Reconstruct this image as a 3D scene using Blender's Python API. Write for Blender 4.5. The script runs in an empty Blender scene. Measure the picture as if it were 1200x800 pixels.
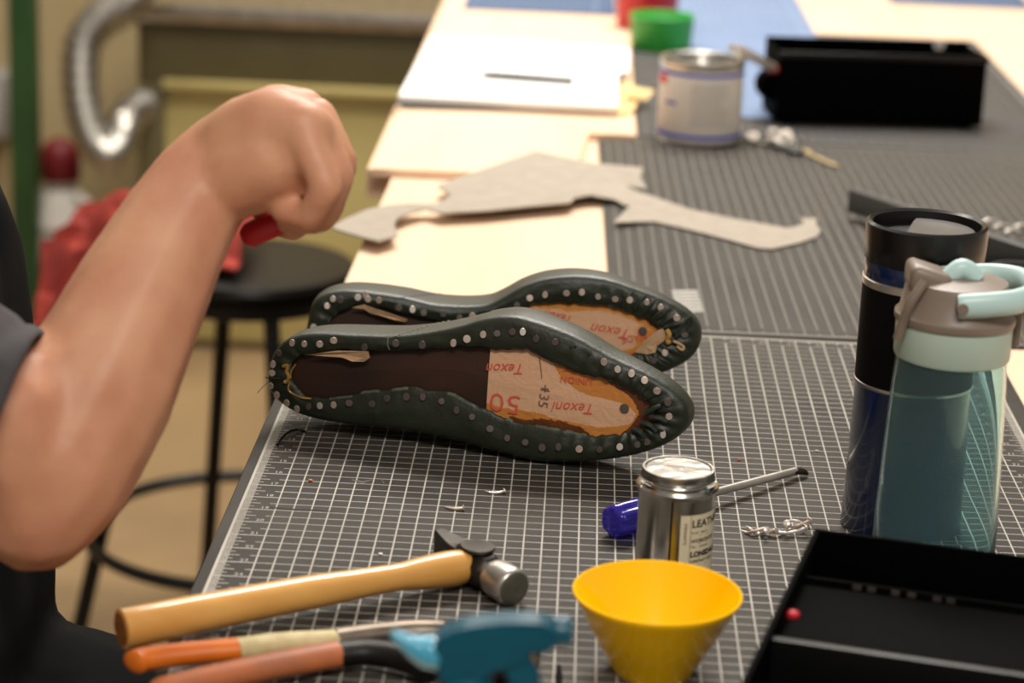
import bpy, bmesh, math, random
from mathutils import Vector, Matrix, noise
random.seed(7)
PI = math.pi
S = bpy.context.scene
C = S.collection
G = 0.0127                 # half an inch: one cell of the cutting mat
T = 1.0                    # height of the mat surface above the floor

# ------------------------------------------------------------------ camera
F_PX = 2794.99
CAM = Vector((0.20370, -1.60991, 0.59507 + T))
FW = Vector((-0.02455559, 0.95968302, -0.28000988)).normalized()
RT = Vector((0.99855433, 0.03694246, 0.03904492)).normalized()
UP = RT.cross(FW).normalized()
RT = FW.cross(UP).normalized()
cd = bpy.data.cameras.new('camera')
cam = bpy.data.objects.new('camera', cd)
C.objects.link(cam)
cam.matrix_world = Matrix(((RT.x, UP.x, -FW.x, CAM.x), (RT.y, UP.y, -FW.y, CAM.y), (RT.z, UP.z, -FW.z, CAM.z), (0, 0, 0, 1)))
cd.sensor_width = 36
cd.lens = F_PX / 1200 * 36
cd.clip_start = 0.05
cd.dof.use_dof = True
cd.dof.focus_distance = 1.76
cd.dof.aperture_fstop = 5.4
S.camera = cam

# ------------------------------------------------------------------ light and exposure
S.view_settings.view_transform = 'Standard'
S.view_settings.look = 'None'
S.view_settings.gamma = 1
S.view_settings.use_curve_mapping = False
S.view_settings.exposure = 0.0
w = bpy.data.worlds.new('room_light')
S.world = w
w.use_nodes = True
w.node_tree.nodes['Background'].inputs[0].default_value = (1.0, 0.93, 0.86, 1)
w.node_tree.nodes['Background'].inputs[1].default_value = 0.28

def area(name, loc, size, size_y, power, aim, col=(1, 0.94, 0.86)):
    l = bpy.data.lights.new(name, 'AREA')
    l.shape = 'RECTANGLE'
    l.size, l.size_y, l.energy, l.color = size, size_y, power, col
    o = bpy.data.objects.new(name, l)
    C.objects.link(o)
    o.location = loc
    o.rotation_euler = (Vector(aim) - Vector(loc)).to_track_quat('-Z', 'Y').to_euler()
    return o
area('ceiling_lamp_middle', (0.15, 1.75, 3.4), 1.2, 0.35, 78, (0.15, 1.0, 1.0))
area('ceiling_lamp_far', (0.7, 2.8, 3.5), 1.3, 0.5, 74, (0.5, 2.6, 1.0))
area('ceiling_lamp_back', (-1.1, 3.3, 3.0), 1.2, 0.4, 45, (-1.0, 3.9, 0.3))
area('ceiling_lamp_near', (0.45, -1.7, 2.9), 1.0, 0.5, 36, (0.15, -0.1, 1.0))

# ------------------------------------------------------------------ helpers
def at(x, y, z=0.0):
    "point of the photograph on the horizontal plane z above the mat"
    d = FW + RT * ((x - 600) / F_PX) - UP * ((y - 400) / F_PX)
    return CAM + d * ((T + z - CAM.z) / d.z)
def ray(x, y, dist):
    return CAM + (FW + RT * ((x - 600) / F_PX) - UP * ((y - 400) / F_PX)) * dist
def on_plane(x, y, p, n):
    d = FW + RT * ((x - 600) / F_PX) - UP * ((y - 400) / F_PX)
    return CAM + d * ((p - CAM).dot(n) / d.dot(n))
def lin(c):
    return tuple((v / 255 / 12.92) if v / 255 <= 0.04045 else ((v / 255 + 0.055) / 1.055) ** 2.4 for v in c) + (1,)

class N:
    "tiny arithmetic wrapper over Math nodes"
    def __init__(s, nt, sock): s.nt, s.s = nt, sock
    def op(s, o, b=None, c=None):
        n = s.nt.nodes.new('ShaderNodeMath'); n.operation = o
        s.nt.links.new(s.s, n.inputs[0])
        for i, v in ((1, b), (2, c)):
            if v is None: continue
            if isinstance(v, N): s.nt.links.new(v.s, n.inputs[i])
            else: n.inputs[i].default_value = v
        return N(s.nt, n.outputs[0])
    def __add__(s, b): return s.op('ADD', b)
    def __sub__(s, b): return s.op('SUBTRACT', b)
    def __mul__(s, b): return s.op('MULTIPLY', b)
    def lt(s, b): return s.op('LESS_THAN', b)
    def gt(s, b): return s.op('GREATER_THAN', b)
    def mx(s, b): return s.op('MAXIMUM', b)
    def near(s, period, half): # 1 where within half of a multiple of period
        return ((s * (1 / period) + 0.5).op('FRACT') - 0.5).op('ABSOLUTE').lt(half / period)

def mat(name, col, rough=0.5, metal=0.0, var=None, scale=20, bump=0.0, bscale=None, stretch=None, trans=0.0, coat=0.0, sss=0.0, ior=1.45, detail=4, spec=None):
    m = bpy.data.materials.new(name); m.use_nodes = True
    nt = m.node_tree; b = nt.nodes['Principled BSDF']
    b.inputs['Base Color'].default_value = lin(col)
    b.inputs['Roughness'].default_value = rough
    b.inputs['Metallic'].default_value = metal
    b.inputs['IOR'].default_value = ior
    b.inputs['Transmission Weight'].default_value = trans
    b.inputs['Coat Weight'].default_value = coat
    if spec is not None: b.inputs['Specular IOR Level'].default_value = spec
    if sss:
        b.inputs['Subsurface Weight'].default_value = sss
        b.inputs['Subsurface Radius'].default_value = (1, .35, .2) if name == 'skin' else (1, .8, .3)
        b.inputs['Subsurface Scale'].default_value = 0.004
    if var or bump:
        tc = nt.nodes.new('ShaderNodeTexCoord')
        mp = nt.nodes.new('ShaderNodeMapping')
        nt.links.new(tc.outputs['Object'], mp.inputs[0])
        if stretch: mp.inputs['Scale'].default_value = stretch
        nz = nt.nodes.new('ShaderNodeTexNoise')
        nz.inputs['Scale'].default_value = scale; nz.inputs['Detail'].default_value = detail
        nt.links.new(mp.outputs[0], nz.inputs[0])
        if var:
            cr = nt.nodes.new('ShaderNodeValToRGB')
            cr.color_ramp.elements[0].position = .32; cr.color_ramp.elements[1].position = .68
            cr.color_ramp.elements[0].color = lin(col); cr.color_ramp.elements[1].color = lin(var)
            nt.links.new(nz.outputs[0], cr.inputs[0])
            nt.links.new(cr.outputs[0], b.inputs['Base Color'])
        if bump:
            n2 = nz
            if bscale:
                n2 = nt.nodes.new('ShaderNodeTexNoise'); n2.inputs['Scale'].default_value = bscale; n2.inputs['Detail'].default_value = 3
                nt.links.new(mp.outputs[0], n2.inputs[0])
            bp = nt.nodes.new('ShaderNodeBump'); bp.inputs['Strength'].default_value = bump; bp.inputs['Distance'].default_value = 0.002
            nt.links.new(n2.outputs[0], bp.inputs['Height']); nt.links.new(bp.outputs[0], b.inputs['Normal'])
    return m

def obj(name, bm, m=None, parent=None, smooth=True, loc=None):
    me = bpy.data.meshes.new(name)
    bmesh.ops.recalc_face_normals(bm, faces=bm.faces)
    bm.to_mesh(me); bm.free()
    for mm in (m if isinstance(m, (list, tuple)) else [m]):
        if mm: me.materials.append(mm)
    if smooth:
        me.polygons.foreach_set('use_smooth', [True] * len(me.polygons))
        me.set_sharp_from_angle(angle=math.radians(42))
    o = bpy.data.objects.new(name, me); C.objects.link(o)
    if parent: o.parent = parent
    if loc is not None: o.location = loc
    return o
def tag(o, label, cat, group=None):
    o['label'] = label; o['category'] = cat
    if group: o['group'] = group
    return o
def thing(name, label, cat, loc=(0, 0, 0), rz=0, group=None):
    o = bpy.data.objects.new(name, None); C.objects.link(o)
    o.location = loc; o.rotation_euler = (0, 0, rz); o.empty_display_size = .02
    return tag(o, label, cat, group)
def struct(o): o['kind'] = 'structure'; return o
def copy_tree(o, parent=None):
    c = o.copy(); C.objects.link(c); c.parent = parent
    for ch in list(o.children): copy_tree(ch, c)
    return c

def box(bm, lo, hi, bev=0.0, seg=2, M=None):
    r = bmesh.ops.create_cube(bm, size=1)
    vs = r['verts']
    for v in vs:
        v.co = Vector([lo[i] + (v.co[i] + .5) * (hi[i] - lo[i]) for i in range(3)])
    if bev:
        es = list({e for v in vs for e in v.link_edges})
        g = bmesh.ops.bevel(bm, geom=es, offset=bev, segments=seg, profile=.5, affect='EDGES')
        vs = list({v for f in g['faces'] for v in f.verts} | {v for v in vs if v.is_valid})
    if M is not None: bmesh.ops.transform(bm, matrix=M, verts=vs)
    return vs
def lathe(bm, prof, n=48, M=None, sweep=None):
    rings = []; vs = []
    for r, z in prof:
        if r < 1e-6: ring = [bm.verts.new((0, 0, z))]
        else: ring = [bm.verts.new((r * math.cos(2 * PI * k / n), r * math.sin(2 * PI * k / n), z)) for k in range(n)]
        rings.append(ring); vs += ring
    for a, b in zip(rings, rings[1:]):
        for k in range(n):
            k2 = (k + 1) % n
            if len(a) == 1 and len(b) == 1: continue
            if len(a) == 1: bm.faces.new((a[0], b[k2], b[k]))
            elif len(b) == 1: bm.faces.new((a[k], a[k2], b[0]))
            else: bm.faces.new((a[k], a[k2], b[k2], b[k]))
    if M is not None: bmesh.ops.transform(bm, matrix=M, verts=vs)
    return vs
def tube(bm, pts, rad, n=12, flat=1.0, close=True, up=None):
    "tapering tube along a polyline; flat squashes it along the second axis"
    pts = [Vector(p) for p in pts]
    if not isinstance(rad, (list, tuple)): rad = [rad] * len(pts)
    rings = []; ref = Vector(up) if up else None; pa = None
    for i, p in enumerate(pts):
        d = (pts[min(i + 1, len(pts) - 1)] - pts[max(i - 1, 0)]).normalized()
        if pa is None:
            r0 = ref or (Vector((0, 0, 1)) if abs(d.z) < .9 else Vector((1, 0, 0)))
            a = d.cross(r0).normalized()
        else: a = (pa - d * pa.dot(d)).normalized()
        pa = a; b = a.cross(d)
        rings.append([bm.verts.new(p + (a * math.cos(2 * PI * k / n) + b * math.sin(2 * PI * k / n) * flat) * rad[i]) for k in range(n)])
    for r0, r1 in zip(rings, rings[1:]):
        for k in range(n): bm.faces.new((r0[k], r0[(k + 1) % n], r1[(k + 1) % n], r1[k]))
    if close:
        bm.faces.new(rings[0][::-1]); bm.faces.new(rings[-1])
    return rings
def smooth_path(pts, per=8, closed=False):
    pts = [Vector(p) for p in pts]; out = []; n = len(pts)
    for i in range(n if closed else n - 1):
        p0 = pts[(i - 1) % n] if closed or i > 0 else pts[i]
        p1 = pts[i]; p2 = pts[(i + 1) % n]
        p3 = pts[(i + 2) % n] if closed or i + 2 < n else p2
        for k in range(per):
            t = k / per
            out.append(.5 * (2 * p1 + (p2 - p0) * t + (2 * p0 - 5 * p1 + 4 * p2 - p3) * t * t + (3 * p1 - p0 - 3 * p2 + p3) * t ** 3))
    if not closed: out.append(pts[-1])
    return out
def prism(bm, poly, z0, z1, M=None):
    a = [bm.verts.new((x, y, z0)) for x, y in poly]; b = [bm.verts.new((x, y, z1)) for x, y in poly]
    f0 = bm.faces.new(a[::-1]); f1 = bm.faces.new(b); f0.normal_update(); f1.normal_update()
    n = len(poly)
    for k in range(n): bm.faces.new((a[k], a[(k + 1) % n], b[(k + 1) % n], b[k]))
    bmesh.ops.triangulate(bm, faces=[f0, f1])
    if M is not None: bmesh.ops.transform(bm, matrix=M, verts=a + b)
def text_bm(bm, body, size, M, res=2, align='CENTER', bold=0.0, warp=None, shear=0.0):
    cu = bpy.data.curves.new('lettering', 'FONT'); cu.body = body; cu.size = size
    cu.shear = shear; cu.align_x = align; cu.align_y = 'CENTER'; cu.resolution_u = res; cu.offset = bold
    o = bpy.data.objects.new('lettering', cu)
    me = o.to_mesh()
    b2 = bmesh.new(); b2.from_mesh(me)
    vs = [bm.verts.new(warp(v.co) if warp else M @ v.co) for v in b2.verts]
    b2.verts.index_update()
    for f in b2.faces:
        try: bm.faces.new([vs[v.index] for v in f.verts])
        except ValueError: pass
    b2.free(); o.to_mesh_clear(); bpy.data.objects.remove(o); bpy.data.curves.remove(cu)
def Tr(x, y, z): return Matrix.Translation((x, y, z))
def Rz(a): return Matrix.Rotation(a, 4, 'Z')
def frame(o, x, y, z):
    return Matrix(((x.x, y.x, z.x, o.x), (x.y, y.y, z.y, o.y), (x.z, y.z, z.z, o.z), (0, 0, 0, 1)))
def axis_frame(o, z, ref=Vector((0, 0, 1))):
    z = z.normalized(); x = ref.cross(z)
    if x.length < 1e-4: x = Vector((1, 0, 0))
    x.normalize(); return frame(o, x, z.cross(x), z)
def blob(name, chains, m, voxel, smooth=4, parent=None):
    "one continuous surface around chains of (point, radius)"
    bm = bmesh.new()
    for ch in chains:
        for (p, r), (q, s) in zip(ch, ch[1:]):
            p, q = Vector(p), Vector(q); k = max(2, int((q - p).length / (min(r, s) * .16)) + 1)
            for i in range(k + 1):
                t = i / k
                bmesh.ops.create_icosphere(bm, subdivisions=2, radius=r + (s - r) * t, matrix=Matrix.Translation(p.lerp(q, t)))
    me = bpy.data.meshes.new(name); bm.to_mesh(me); bm.free()
    o = bpy.data.objects.new(name, me); C.objects.link(o)
    md = o.modifiers.new('join', 'REMESH'); md.mode = 'VOXEL'; md.voxel_size = voxel; md.use_smooth_shade = True
    sm = o.modifiers.new('soften', 'SMOOTH'); sm.iterations = smooth; sm.factor = .6
    dg = bpy.context.evaluated_depsgraph_get(); dg.update()
    m2 = bpy.data.meshes.new_from_object(o.evaluated_get(dg))
    bpy.data.objects.remove(o); bpy.data.meshes.remove(me)
    m2.name = name; m2.materials.clear(); m2.materials.append(m)
    m2.polygons.foreach_set('use_smooth', [True] * len(m2.polygons))
    o = bpy.data.objects.new(name, m2); C.objects.link(o)
    if parent: o.parent = parent
    return o

# ------------------------------------------------------------------ materials
M = {}
M['floor'] = mat('concrete_floor', (148, 122, 86), .55, var=(128, 105, 74), scale=2.2, bump=.1, bscale=60)
M['wall'] = mat('beige_paint', (168, 150, 112), .7, var=(160, 142, 104), scale=3)
M['olive'] = mat('olive_enamel', (98, 90, 60), .45, var=(90, 82, 54), scale=6)
M['olive_panel'] = mat('tan_panel', (196, 180, 120), .55, var=(186, 170, 110), scale=2)
M['steel'] = mat('brushed_steel', (205, 200, 192), .32, 1, var=(170, 166, 160), scale=30)
M['galv'] = mat('foil_duct', (176, 172, 164), .36, 1)
M['green_paint'] = mat('green_paint', (44, 78, 38), .4, var=(36, 66, 32), scale=8)
M['jug'] = mat('white_plastic', (205, 198, 188), .45)
M['redplastic'] = mat('red_plastic', (190, 34, 44), .4)
M['greenplastic'] = mat('green_plastic', (52, 160, 60), .4)
M['greybox'] = mat('grey_enamel', (140, 136, 130), .5)
M['ply'] = mat('birch_plywood', (240, 208, 180), .45, var=(232, 198, 166), scale=7, stretch=(1, .12, 1), bump=.05)
M['plyedge'] = mat('plywood_edge', (186, 150, 100), .6, var=(150, 112, 70), scale=60, stretch=(.1, .1, 4))
M['blackmetal'] = mat('black_steel', (14, 14, 15), .35, spec=.4)
M['vinyl'] = mat('black_vinyl', (12, 11, 11), .38, bump=.12, scale=120, spec=.3)
M['blackplastic'] = mat('black_plastic', (4, 4, 4), .65, spec=.02)
M['blackedge'] = mat('black_plastic_rim', (10, 10, 10), .4, spec=.3)
M['blackrough'] = mat('dark_grey_metal', (70, 70, 68), .5, spec=.4)
M['leather'] = mat('green_leather', (30, 36, 24), .46, var=(38, 44, 31), scale=26, bump=.16, bscale=380, spec=.6)
M['leather_raw'] = mat('raw_leather_edge', (30, 36, 28), .5, var=(52, 62, 50), scale=300)
M['cutedge'] = mat('cut_leather_edge', (92, 100, 84), .6, var=(60, 68, 54), scale=200)
M['last'] = mat('dark_shank_board', (40, 24, 17), .55, var=(62, 38, 26), scale=30, stretch=(.3, 1, 1), bump=.1)
M['nail'] = mat('tack_head', (186, 166, 152), .4, .45, var=(206, 188, 174), scale=300)
M['nailb'] = mat('bright_tack_head', (222, 212, 200), .32, .45)
M['naild'] = mat('dark_tack_head', (104, 94, 88), .42, .5)
M['lining'] = mat('cream_lining', (206, 172, 136), .7, var=(184, 148, 108), scale=120, bump=.2)
M['glue'] = mat('dried_amber_glue', (196, 158, 82), .3, var=(150, 100, 40), scale=90, coat=.4)
M['stamp'] = mat('red_stamp_ink', (208, 88, 70), .7)
M['pencil'] = mat('pencil_mark', (120, 92, 74), .7)
M['stitch'] = mat('thread', (150, 152, 140), .6)
M['stitchd'] = mat('dark_thread', (84, 88, 80), .6)
M['handle'] = mat('lacquered_hickory', (226, 170, 92), .34, var=(200, 140, 64), scale=22, stretch=(.12, 1, 1), coat=.5)
M['handle_end'] = mat('hickory_end_grain', (158, 98, 46), .5, var=(120, 70, 30), scale=120)
M['forged'] = mat('forged_black_steel', (46, 42, 38), .42, .8, var=(70, 64, 58), scale=60, bump=.1)
M['polished'] = mat('polished_steel', (206, 200, 190), .34, .8, var=(176, 170, 162), scale=40)
M['worn_face'] = mat('worn_hammer_face', (98, 100, 92), .45, .7, var=(120, 118, 106), scale=70)
M['orange'] = mat('orange_grip', (222, 116, 28), .4, var=(206, 100, 22), scale=40)
M['orange_worn'] = mat('worn_orange_grip', (196, 108, 56), .5, var=(150, 92, 66), scale=30)
M['cream'] = mat('cream_tape', (212, 196, 150), .6, var=(190, 172, 122), scale=90, bump=.3)
M['toolgrey'] = mat('dull_tool_steel', (120, 108, 96), .42, .8, var=(92, 82, 72), scale=40)
M['tooldark'] = mat('blackened_tool_steel', (22, 19, 18), .45, .5)
M['blue'] = mat('blue_plastic', (0, 84, 104), .3, var=(0, 72, 92), scale=20)
M['lightblue'] = mat('pale_blue_plastic', (70, 160, 190), .2, coat=.3)
M['yellow'] = mat('yellow_plastic', (255, 198, 2), .15)
M['tin'] = mat('tinplate', (200, 196, 188), .2, 1, var=(180, 176, 168), scale=40)
M['tinlid'] = mat('embossed_tin_lid', (150, 146, 140), .36, 1, bump=1.0, scale=70)
M['label'] = mat('cream_paper_label', (222, 208, 176), .6)
M['ink'] = mat('black_ink', (26, 22, 20), .6)
M['inkgrey'] = mat('grey_ink', (112, 100, 86), .6)
M['seam'] = mat('solder_seam', (44, 38, 30), .4, .8)
M['driver'] = mat('clear_violet_plastic', (70, 56, 190), .12, trans=.6, ior=1.49)
M['navy'] = mat('navy_enamel', (14, 32, 66), .22, coat=.4)
M['grip'] = mat('black_rubber', (9, 8, 8), .6, spec=.15)
M['muglid'] = mat('black_lid', (16, 15, 15), .3)
M['mugshutter'] = mat('smoky_lid_top', (82, 76, 74), .3)
M['clear'] = mat('clear_plastic', (240, 240, 236), .05, trans=1.0, ior=1.2)
M['teal'] = mat('teal_tritan', (204, 234, 236), .03, trans=.96, ior=1.10)
M['mint'] = mat('mint_plastic', (172, 190, 176), .45)
M['minthandle'] = mat('pale_mint_plastic', (188, 216, 212), .35)
M['taupe'] = mat('taupe_plastic', (128, 114, 102), .4)
M['felt'] = mat('grey_split_leather', (164, 154, 140), .85, var=(154, 144, 130), scale=60, bump=.08)
M['paper'] = mat('white_paper', (244, 242, 238), .6)
M['pagecream'] = mat('cream_paper', (228, 198, 140), .6, var=(216, 182, 118), scale=20)
M['stripe'] = mat('blue_stripe', (40, 76, 190), .5)
M['canlabel'] = mat('white_can_label', (222, 212, 200), .5)
M['redink'] = mat('red_ink', (214, 50, 50), .5)
M['redcloth'] = mat('red_cloth', (158, 52, 38), .85, var=(120, 34, 28), scale=20, bump=.3)
M['skin'] = mat('skin', (208, 154, 120), .5, var=(192, 132, 102), scale=22, bump=.12, bscale=180, sss=.25, detail=6)
M['shirt'] = mat('charcoal_jersey', (62, 58, 60), .85, bump=.15, scale=200)
M['apron'] = mat('black_canvas', (10, 10, 10), .85, var=(15, 14, 14), scale=30, bump=.3, spec=.1)
M['hair'] = mat('dark_hair', (32, 22, 16), .6, bump=.6, scale=120, stretch=(1, 1, .2))
M['brass'] = mat('key_brass', (214, 192, 150), .35, .5)
M['eye'] = mat('eye_white', (220, 212, 204), .3)

def mat_surface(name, base, v_lo, v_hi, u_hi, line=(196, 190, 178), lines=True, worn=(72, 67, 61)):
    "printed self-healing mat: half-inch grid and inch rulers as flat print"
    m = bpy.data.materials.new(name); m.use_nodes = True
    nt = m.node_tree; b = nt.nodes['Principled BSDF']
    tc = nt.nodes.new('ShaderNodeTexCoord'); sp = nt.nodes.new('ShaderNodeSeparateXYZ')
    nt.links.new(tc.outputs['Object'], sp.inputs[0])
    u = N(nt, sp.outputs[0]) * (1 / G); v = N(nt, sp.outputs[1]) * (1 / G)
    inu = u.gt(-.05) * u.lt(u_hi + .05); inv = v.gt(v_lo - .05) * v.lt(v_hi + .05)
    vert = u.near(1, .042) * inu * inv
    horz = v.near(1, .036) * u.gt(-.4) * u.lt(u_hi + .4) * inv
    g = vert.mx(horz)
    # rulers left and right
    for side in (0, 1):
        q = (u * -1) if side == 0 else (u - u_hi)          # distance outside the grid
        rul = q.gt(0) * q.lt(2.0) * inv
        d = (q * -1) + 2.0                                  # distance in from the border line
        t8 = v.near(.125, .03) * d.lt(.5)
        t4 = v.near(.5, .03) * d.lt(.75)
        t2 = v.near(1, .035) * d.lt(1.05)
        t1 = v.near(2, .045) * d.lt(2.0)
        g = g.mx(rul * t8.mx(t4).mx(t2).mx(t1))
        g = g.mx((q - 2.0).op('ABSOLUTE').lt(.075) * v.gt(v_lo - 2) * v.lt(v_hi + 1.6))
    for side in (0, 1):
        q = (v * -1 + v_lo) if side == 0 else (v - v_hi)
        rul = q.gt(0) * q.lt(1.6) * inu
        d = (q * -1) + 1.6
        g = g.mx(rul * (u.near(.125, .03) * d.lt(.4)).mx(u.near(1, .04) * d.lt(.8)).mx(u.near(2, .045)))
        g = g.mx((q - 1.6).op('ABSOLUTE').lt(.075) * u.gt(-2) * u.lt(u_hi + 2))
    nz = nt.nodes.new('ShaderNodeTexNoise'); nz.inputs['Scale'].default_value = 9; nz.inputs['Detail'].default_value = 8
    nt.links.new(tc.outputs['Object'], nz.inputs[0])
    n2 = nt.nodes.new('ShaderNodeTexNoise'); n2.inputs['Scale'].default_value = 900; n2.inputs['Detail'].default_value = 2
    nt.links.new(tc.outputs['Object'], n2.inputs[0])
    cr = nt.nodes.new('ShaderNodeValToRGB')
    cr.color_ramp.elements[0].position = .35; cr.color_ramp.elements[1].position = .75
    cr.color_ramp.elements[0].color = lin(base); cr.color_ramp.elements[1].color = lin(worn)
    nt.links.new(nz.outputs[0], cr.inputs[0])
    fade = (N(nt, nz.outputs[0]) * -1.1 + 1.42).op('MINIMUM', 1.0) * .92
    mix = nt.nodes.new('ShaderNodeMix'); mix.data_type = 'RGBA'
    nt.links.new((g * fade).s, mix.inputs[0]); nt.links.new(cr.outputs[0], mix.inputs[6])
    mix.inputs[7].default_value = lin(line)
    nt.links.new(mix.outputs[2], b.inputs['Base Color'])
    b.inputs['Roughness'].default_value = .55
    b.inputs['Specular IOR Level'].default_value = .11
    bp = nt.nodes.new('ShaderNodeBump'); bp.inputs['Strength'].default_value = .12; bp.inputs['Distance'].default_value = .0005
    nt.links.new(n2.outputs[0], bp.inputs['Height']); nt.links.new(bp.outputs[0], b.inputs['Normal'])
    return m
M['mat1'] = mat_surface('grey_mat_print', (50, 47, 44), -32, 36, 43)
M['mat2'] = mat_surface('grey_mat_print_second', (58, 55, 52), 2, 68, 43, line=(150, 145, 136), worn=(74, 70, 65))
M['mat3'] = mat_surface('dark_mat_print_third', (66, 65, 66), 2, 70, 42, line=(136, 134, 132))
M['mat_sheen'] = mat_surface('blue_sheen_print', (112, 130, 160), 2, 105, 15, line=(138, 156, 184), worn=(122, 140, 170))
M['mat5'] = mat_surface('slate_blue_mat_print', (78, 96, 122), 2, 46, 16, line=(120, 136, 160), worn=(84, 102, 130))
M['ruler_ink'] = mat('mat_numerals', (182, 176, 164), .6)

# ------------------------------------------------------------------ room shell
bm = bmesh.new(); box(bm, (-5, -3.2, -.1), (5, 4.65, 0)); struct(obj('floor', bm, M['floor'], smooth=False))
bm = bmesh.new(); box(bm, (-5, 4.47, 0), (5, 4.65, 3.6)); struct(obj('wall_back', bm, M['wall'], smooth=False))
bm = bmesh.new(); box(bm, (-5.2, -3.2, 0), (-5, 4.65, 3.6)); struct(obj('wall_left', bm, M['wall'], smooth=False))
bm = bmesh.new(); box(bm, (-5, 4.455, 0), (5, 4.47, .07), .004); struct(obj('baseboard_back', bm, M['wall'], smooth=False))

# ------------------------------------------------------------------ workbench
def bench(label, x0, x1, y0, y1, top, thick, loc_legs):
    t = thing('workbench', label, 'table', ((x0[0] + x1[0]) / 2, (y0 + y1) / 2, 0))
    ox, oy = t.location.x, t.location.y
    bm = bmesh.new()
    prism(bm, [(x0[0] - ox, y0 - oy), (x1[0] - ox, y0 - oy), (x1[1] - ox, y1 - oy), (x0[1] - ox, y1 - oy)], top - thick, top)
    obj('tabletop', bm, M['ply'], t, smooth=False)
    bm = bmesh.new()
    a = .10
    box(bm, (x0[0] + a - ox, y0 + a - oy, top - thick - .09), (x1[0] - a - ox, y0 + a + .03 - oy, top - thick))
    obj('apron_rail', bm, M['olive'], t, smooth=False)
    bm = bmesh.new()
    box(bm, (x0[0] + a - ox, y1 - a - .03 - oy, top - thick - .09), (x1[0] - a - ox, y1 - a - oy, top - thick))
    obj('apron_rail', bm, M['olive'], t, smooth=False)
    for lx, ly in loc_legs:
        bm = bmesh.new(); box(bm, (lx - .03 - ox, ly - .03 - oy, 0), (lx + .03 - ox, ly + .03 - oy, top - thick), .003)
        obj('leg', bm, M['olive'], t, smooth=False)
    return t
TOP = T - .003
bench('near plywood workbench under the grey cutting mats', (-.030, -.012), (1.30, 1.30), -.62, 1.13, TOP, .035,
      [(.12, -.5), (1.18, -.5), (.12, 1.0), (1.18, 1.0)])
bench('far plywood workbench carrying the notebook and the black box', (-.045, -.045), (1.55, 1.55), 1.135, 3.3, TOP, .035,
      [(.12, 1.3), (1.4, 1.3), (.12, 3.1), (1.4, 3.1)])
# thin plywood board on the far bench, cut round the corner of the second mat
bm = bmesh.new()
zb = .007
L = [at(436, 197, zb), at(672, 206, zb), at(690, 156, zb), at(744, 158, zb), at(738, 52, zb), at(512, 36, zb)]
prism(bm, [(p.x, p.y) for p in L], TOP + .0004, T + zb)
tag(obj('plywood_board', bm, M['ply'], smooth=False), 'thin pale plywood board lying under the white notebook at the table edge', 'board')

# ------------------------------------------------------------------ cutting mats
def cutting_mat(label, m, org, rz, u0, u1, v0, v1, thick=.003, z=T, numbers=None):
    t = thing('cutting_mat', label, 'cutting mat', (org[0], org[1], z), rz, 'cutting mats on the benches')
    bm = bmesh.new()
    box(bm, (u0 * G, v0 * G, -thick), (u1 * G, v1 * G, 0), .0008, 1)
    obj('mat_sheet', bm, m, t, smooth=False)
    if numbers:
        bm = bmesh.new()
        vlo, vhi, uhi = numbers
        for k in range(1, int((vhi - vlo) / 2)):
            for u in (-.62, uhi + .62):
                text_bm(bm, str(k), .0062, Tr(u * G, (vhi - 2 * k + .28) * G, .00015) @ Rz(0 if u < 0 else PI))
        for k in range(1, int(uhi / 2) + 1):
            text_bm(bm, str(k), .0065, Tr((2 * k - .35) * G, (vhi + .55) * G, .00015) @ Rz(PI))
        n = obj('ruler_numerals', bm, M['ruler_ink'], t, smooth=False); n['kind'] = 'stuff'
    return t
mat_a = cutting_mat('nearest grey gridded cutting mat with white ruler edge under the shoes', M['mat1'], (0, 0), 0, -2.72, 46.2, -34, 38.02, numbers=(-32, 36, 43))
org2 = at(713, 388.5); corner = Vector((18.95 * G, 38.25 * G))
mat_b = cutting_mat('grey gridded cutting mat behind the shoes under the leather scrap', M['mat2'], corner, math.radians(1.0), 0, 46, 0, 71.2, numbers=None)
bm = bmesh.new()   # worn-off product print on that mat
pa = [at(787, 340), at(817, 340), at(825, 366), at(793, 368)]
inv = mat_b.matrix_basis.inverted()
for k in range(7):
    a0, a1 = pa[0].lerp(pa[3], k / 7), pa[1].lerp(pa[2], k / 7); b0, b1 = pa[0].lerp(pa[3], (k + .72) / 7), pa[1].lerp(pa[2], (k + .72) / 7)
    bm.faces.new([bm.verts.new(inv @ Vector((p.x, p.y, T + .0002))) for p in (a0, a1, b1, b0)])
o = obj('rubbed_print', bm, mat('rubbed_white_print', (164, 160, 152), .6), mat_b, smooth=False); o['label'] = 'pale rubbed print patch beside the far shoe toe'
cutting_mat('dark grey cutting mat under the far black box', M['mat3'], (21.7 * G, 110.2 * G), 0, 0, 44.8, 0, 73, numbers=None)
cutting_mat('bluish reflection painted as a pale gridded sheet between the white can and far black box', M['mat_sheen'], (27.4 * G, 121.6 * G), 0, 0, 18.4, 0, 107, z=T + .003)  # bluish reflection on the dark mat, painted as a separate pale blue sheet
cutting_mat('slate blue cutting mat at the far end behind the notebook', M['mat5'], (-.6 * G, 191.8 * G), 0, 0, 20.6, 0, 48, z=T)
cutting_mat('slate blue cutting mat at the far right corner beyond the black box', M['mat5'], (59.5 * G, 216 * G), 0, 0, 20.6, 0, 40, z=T)
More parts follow.
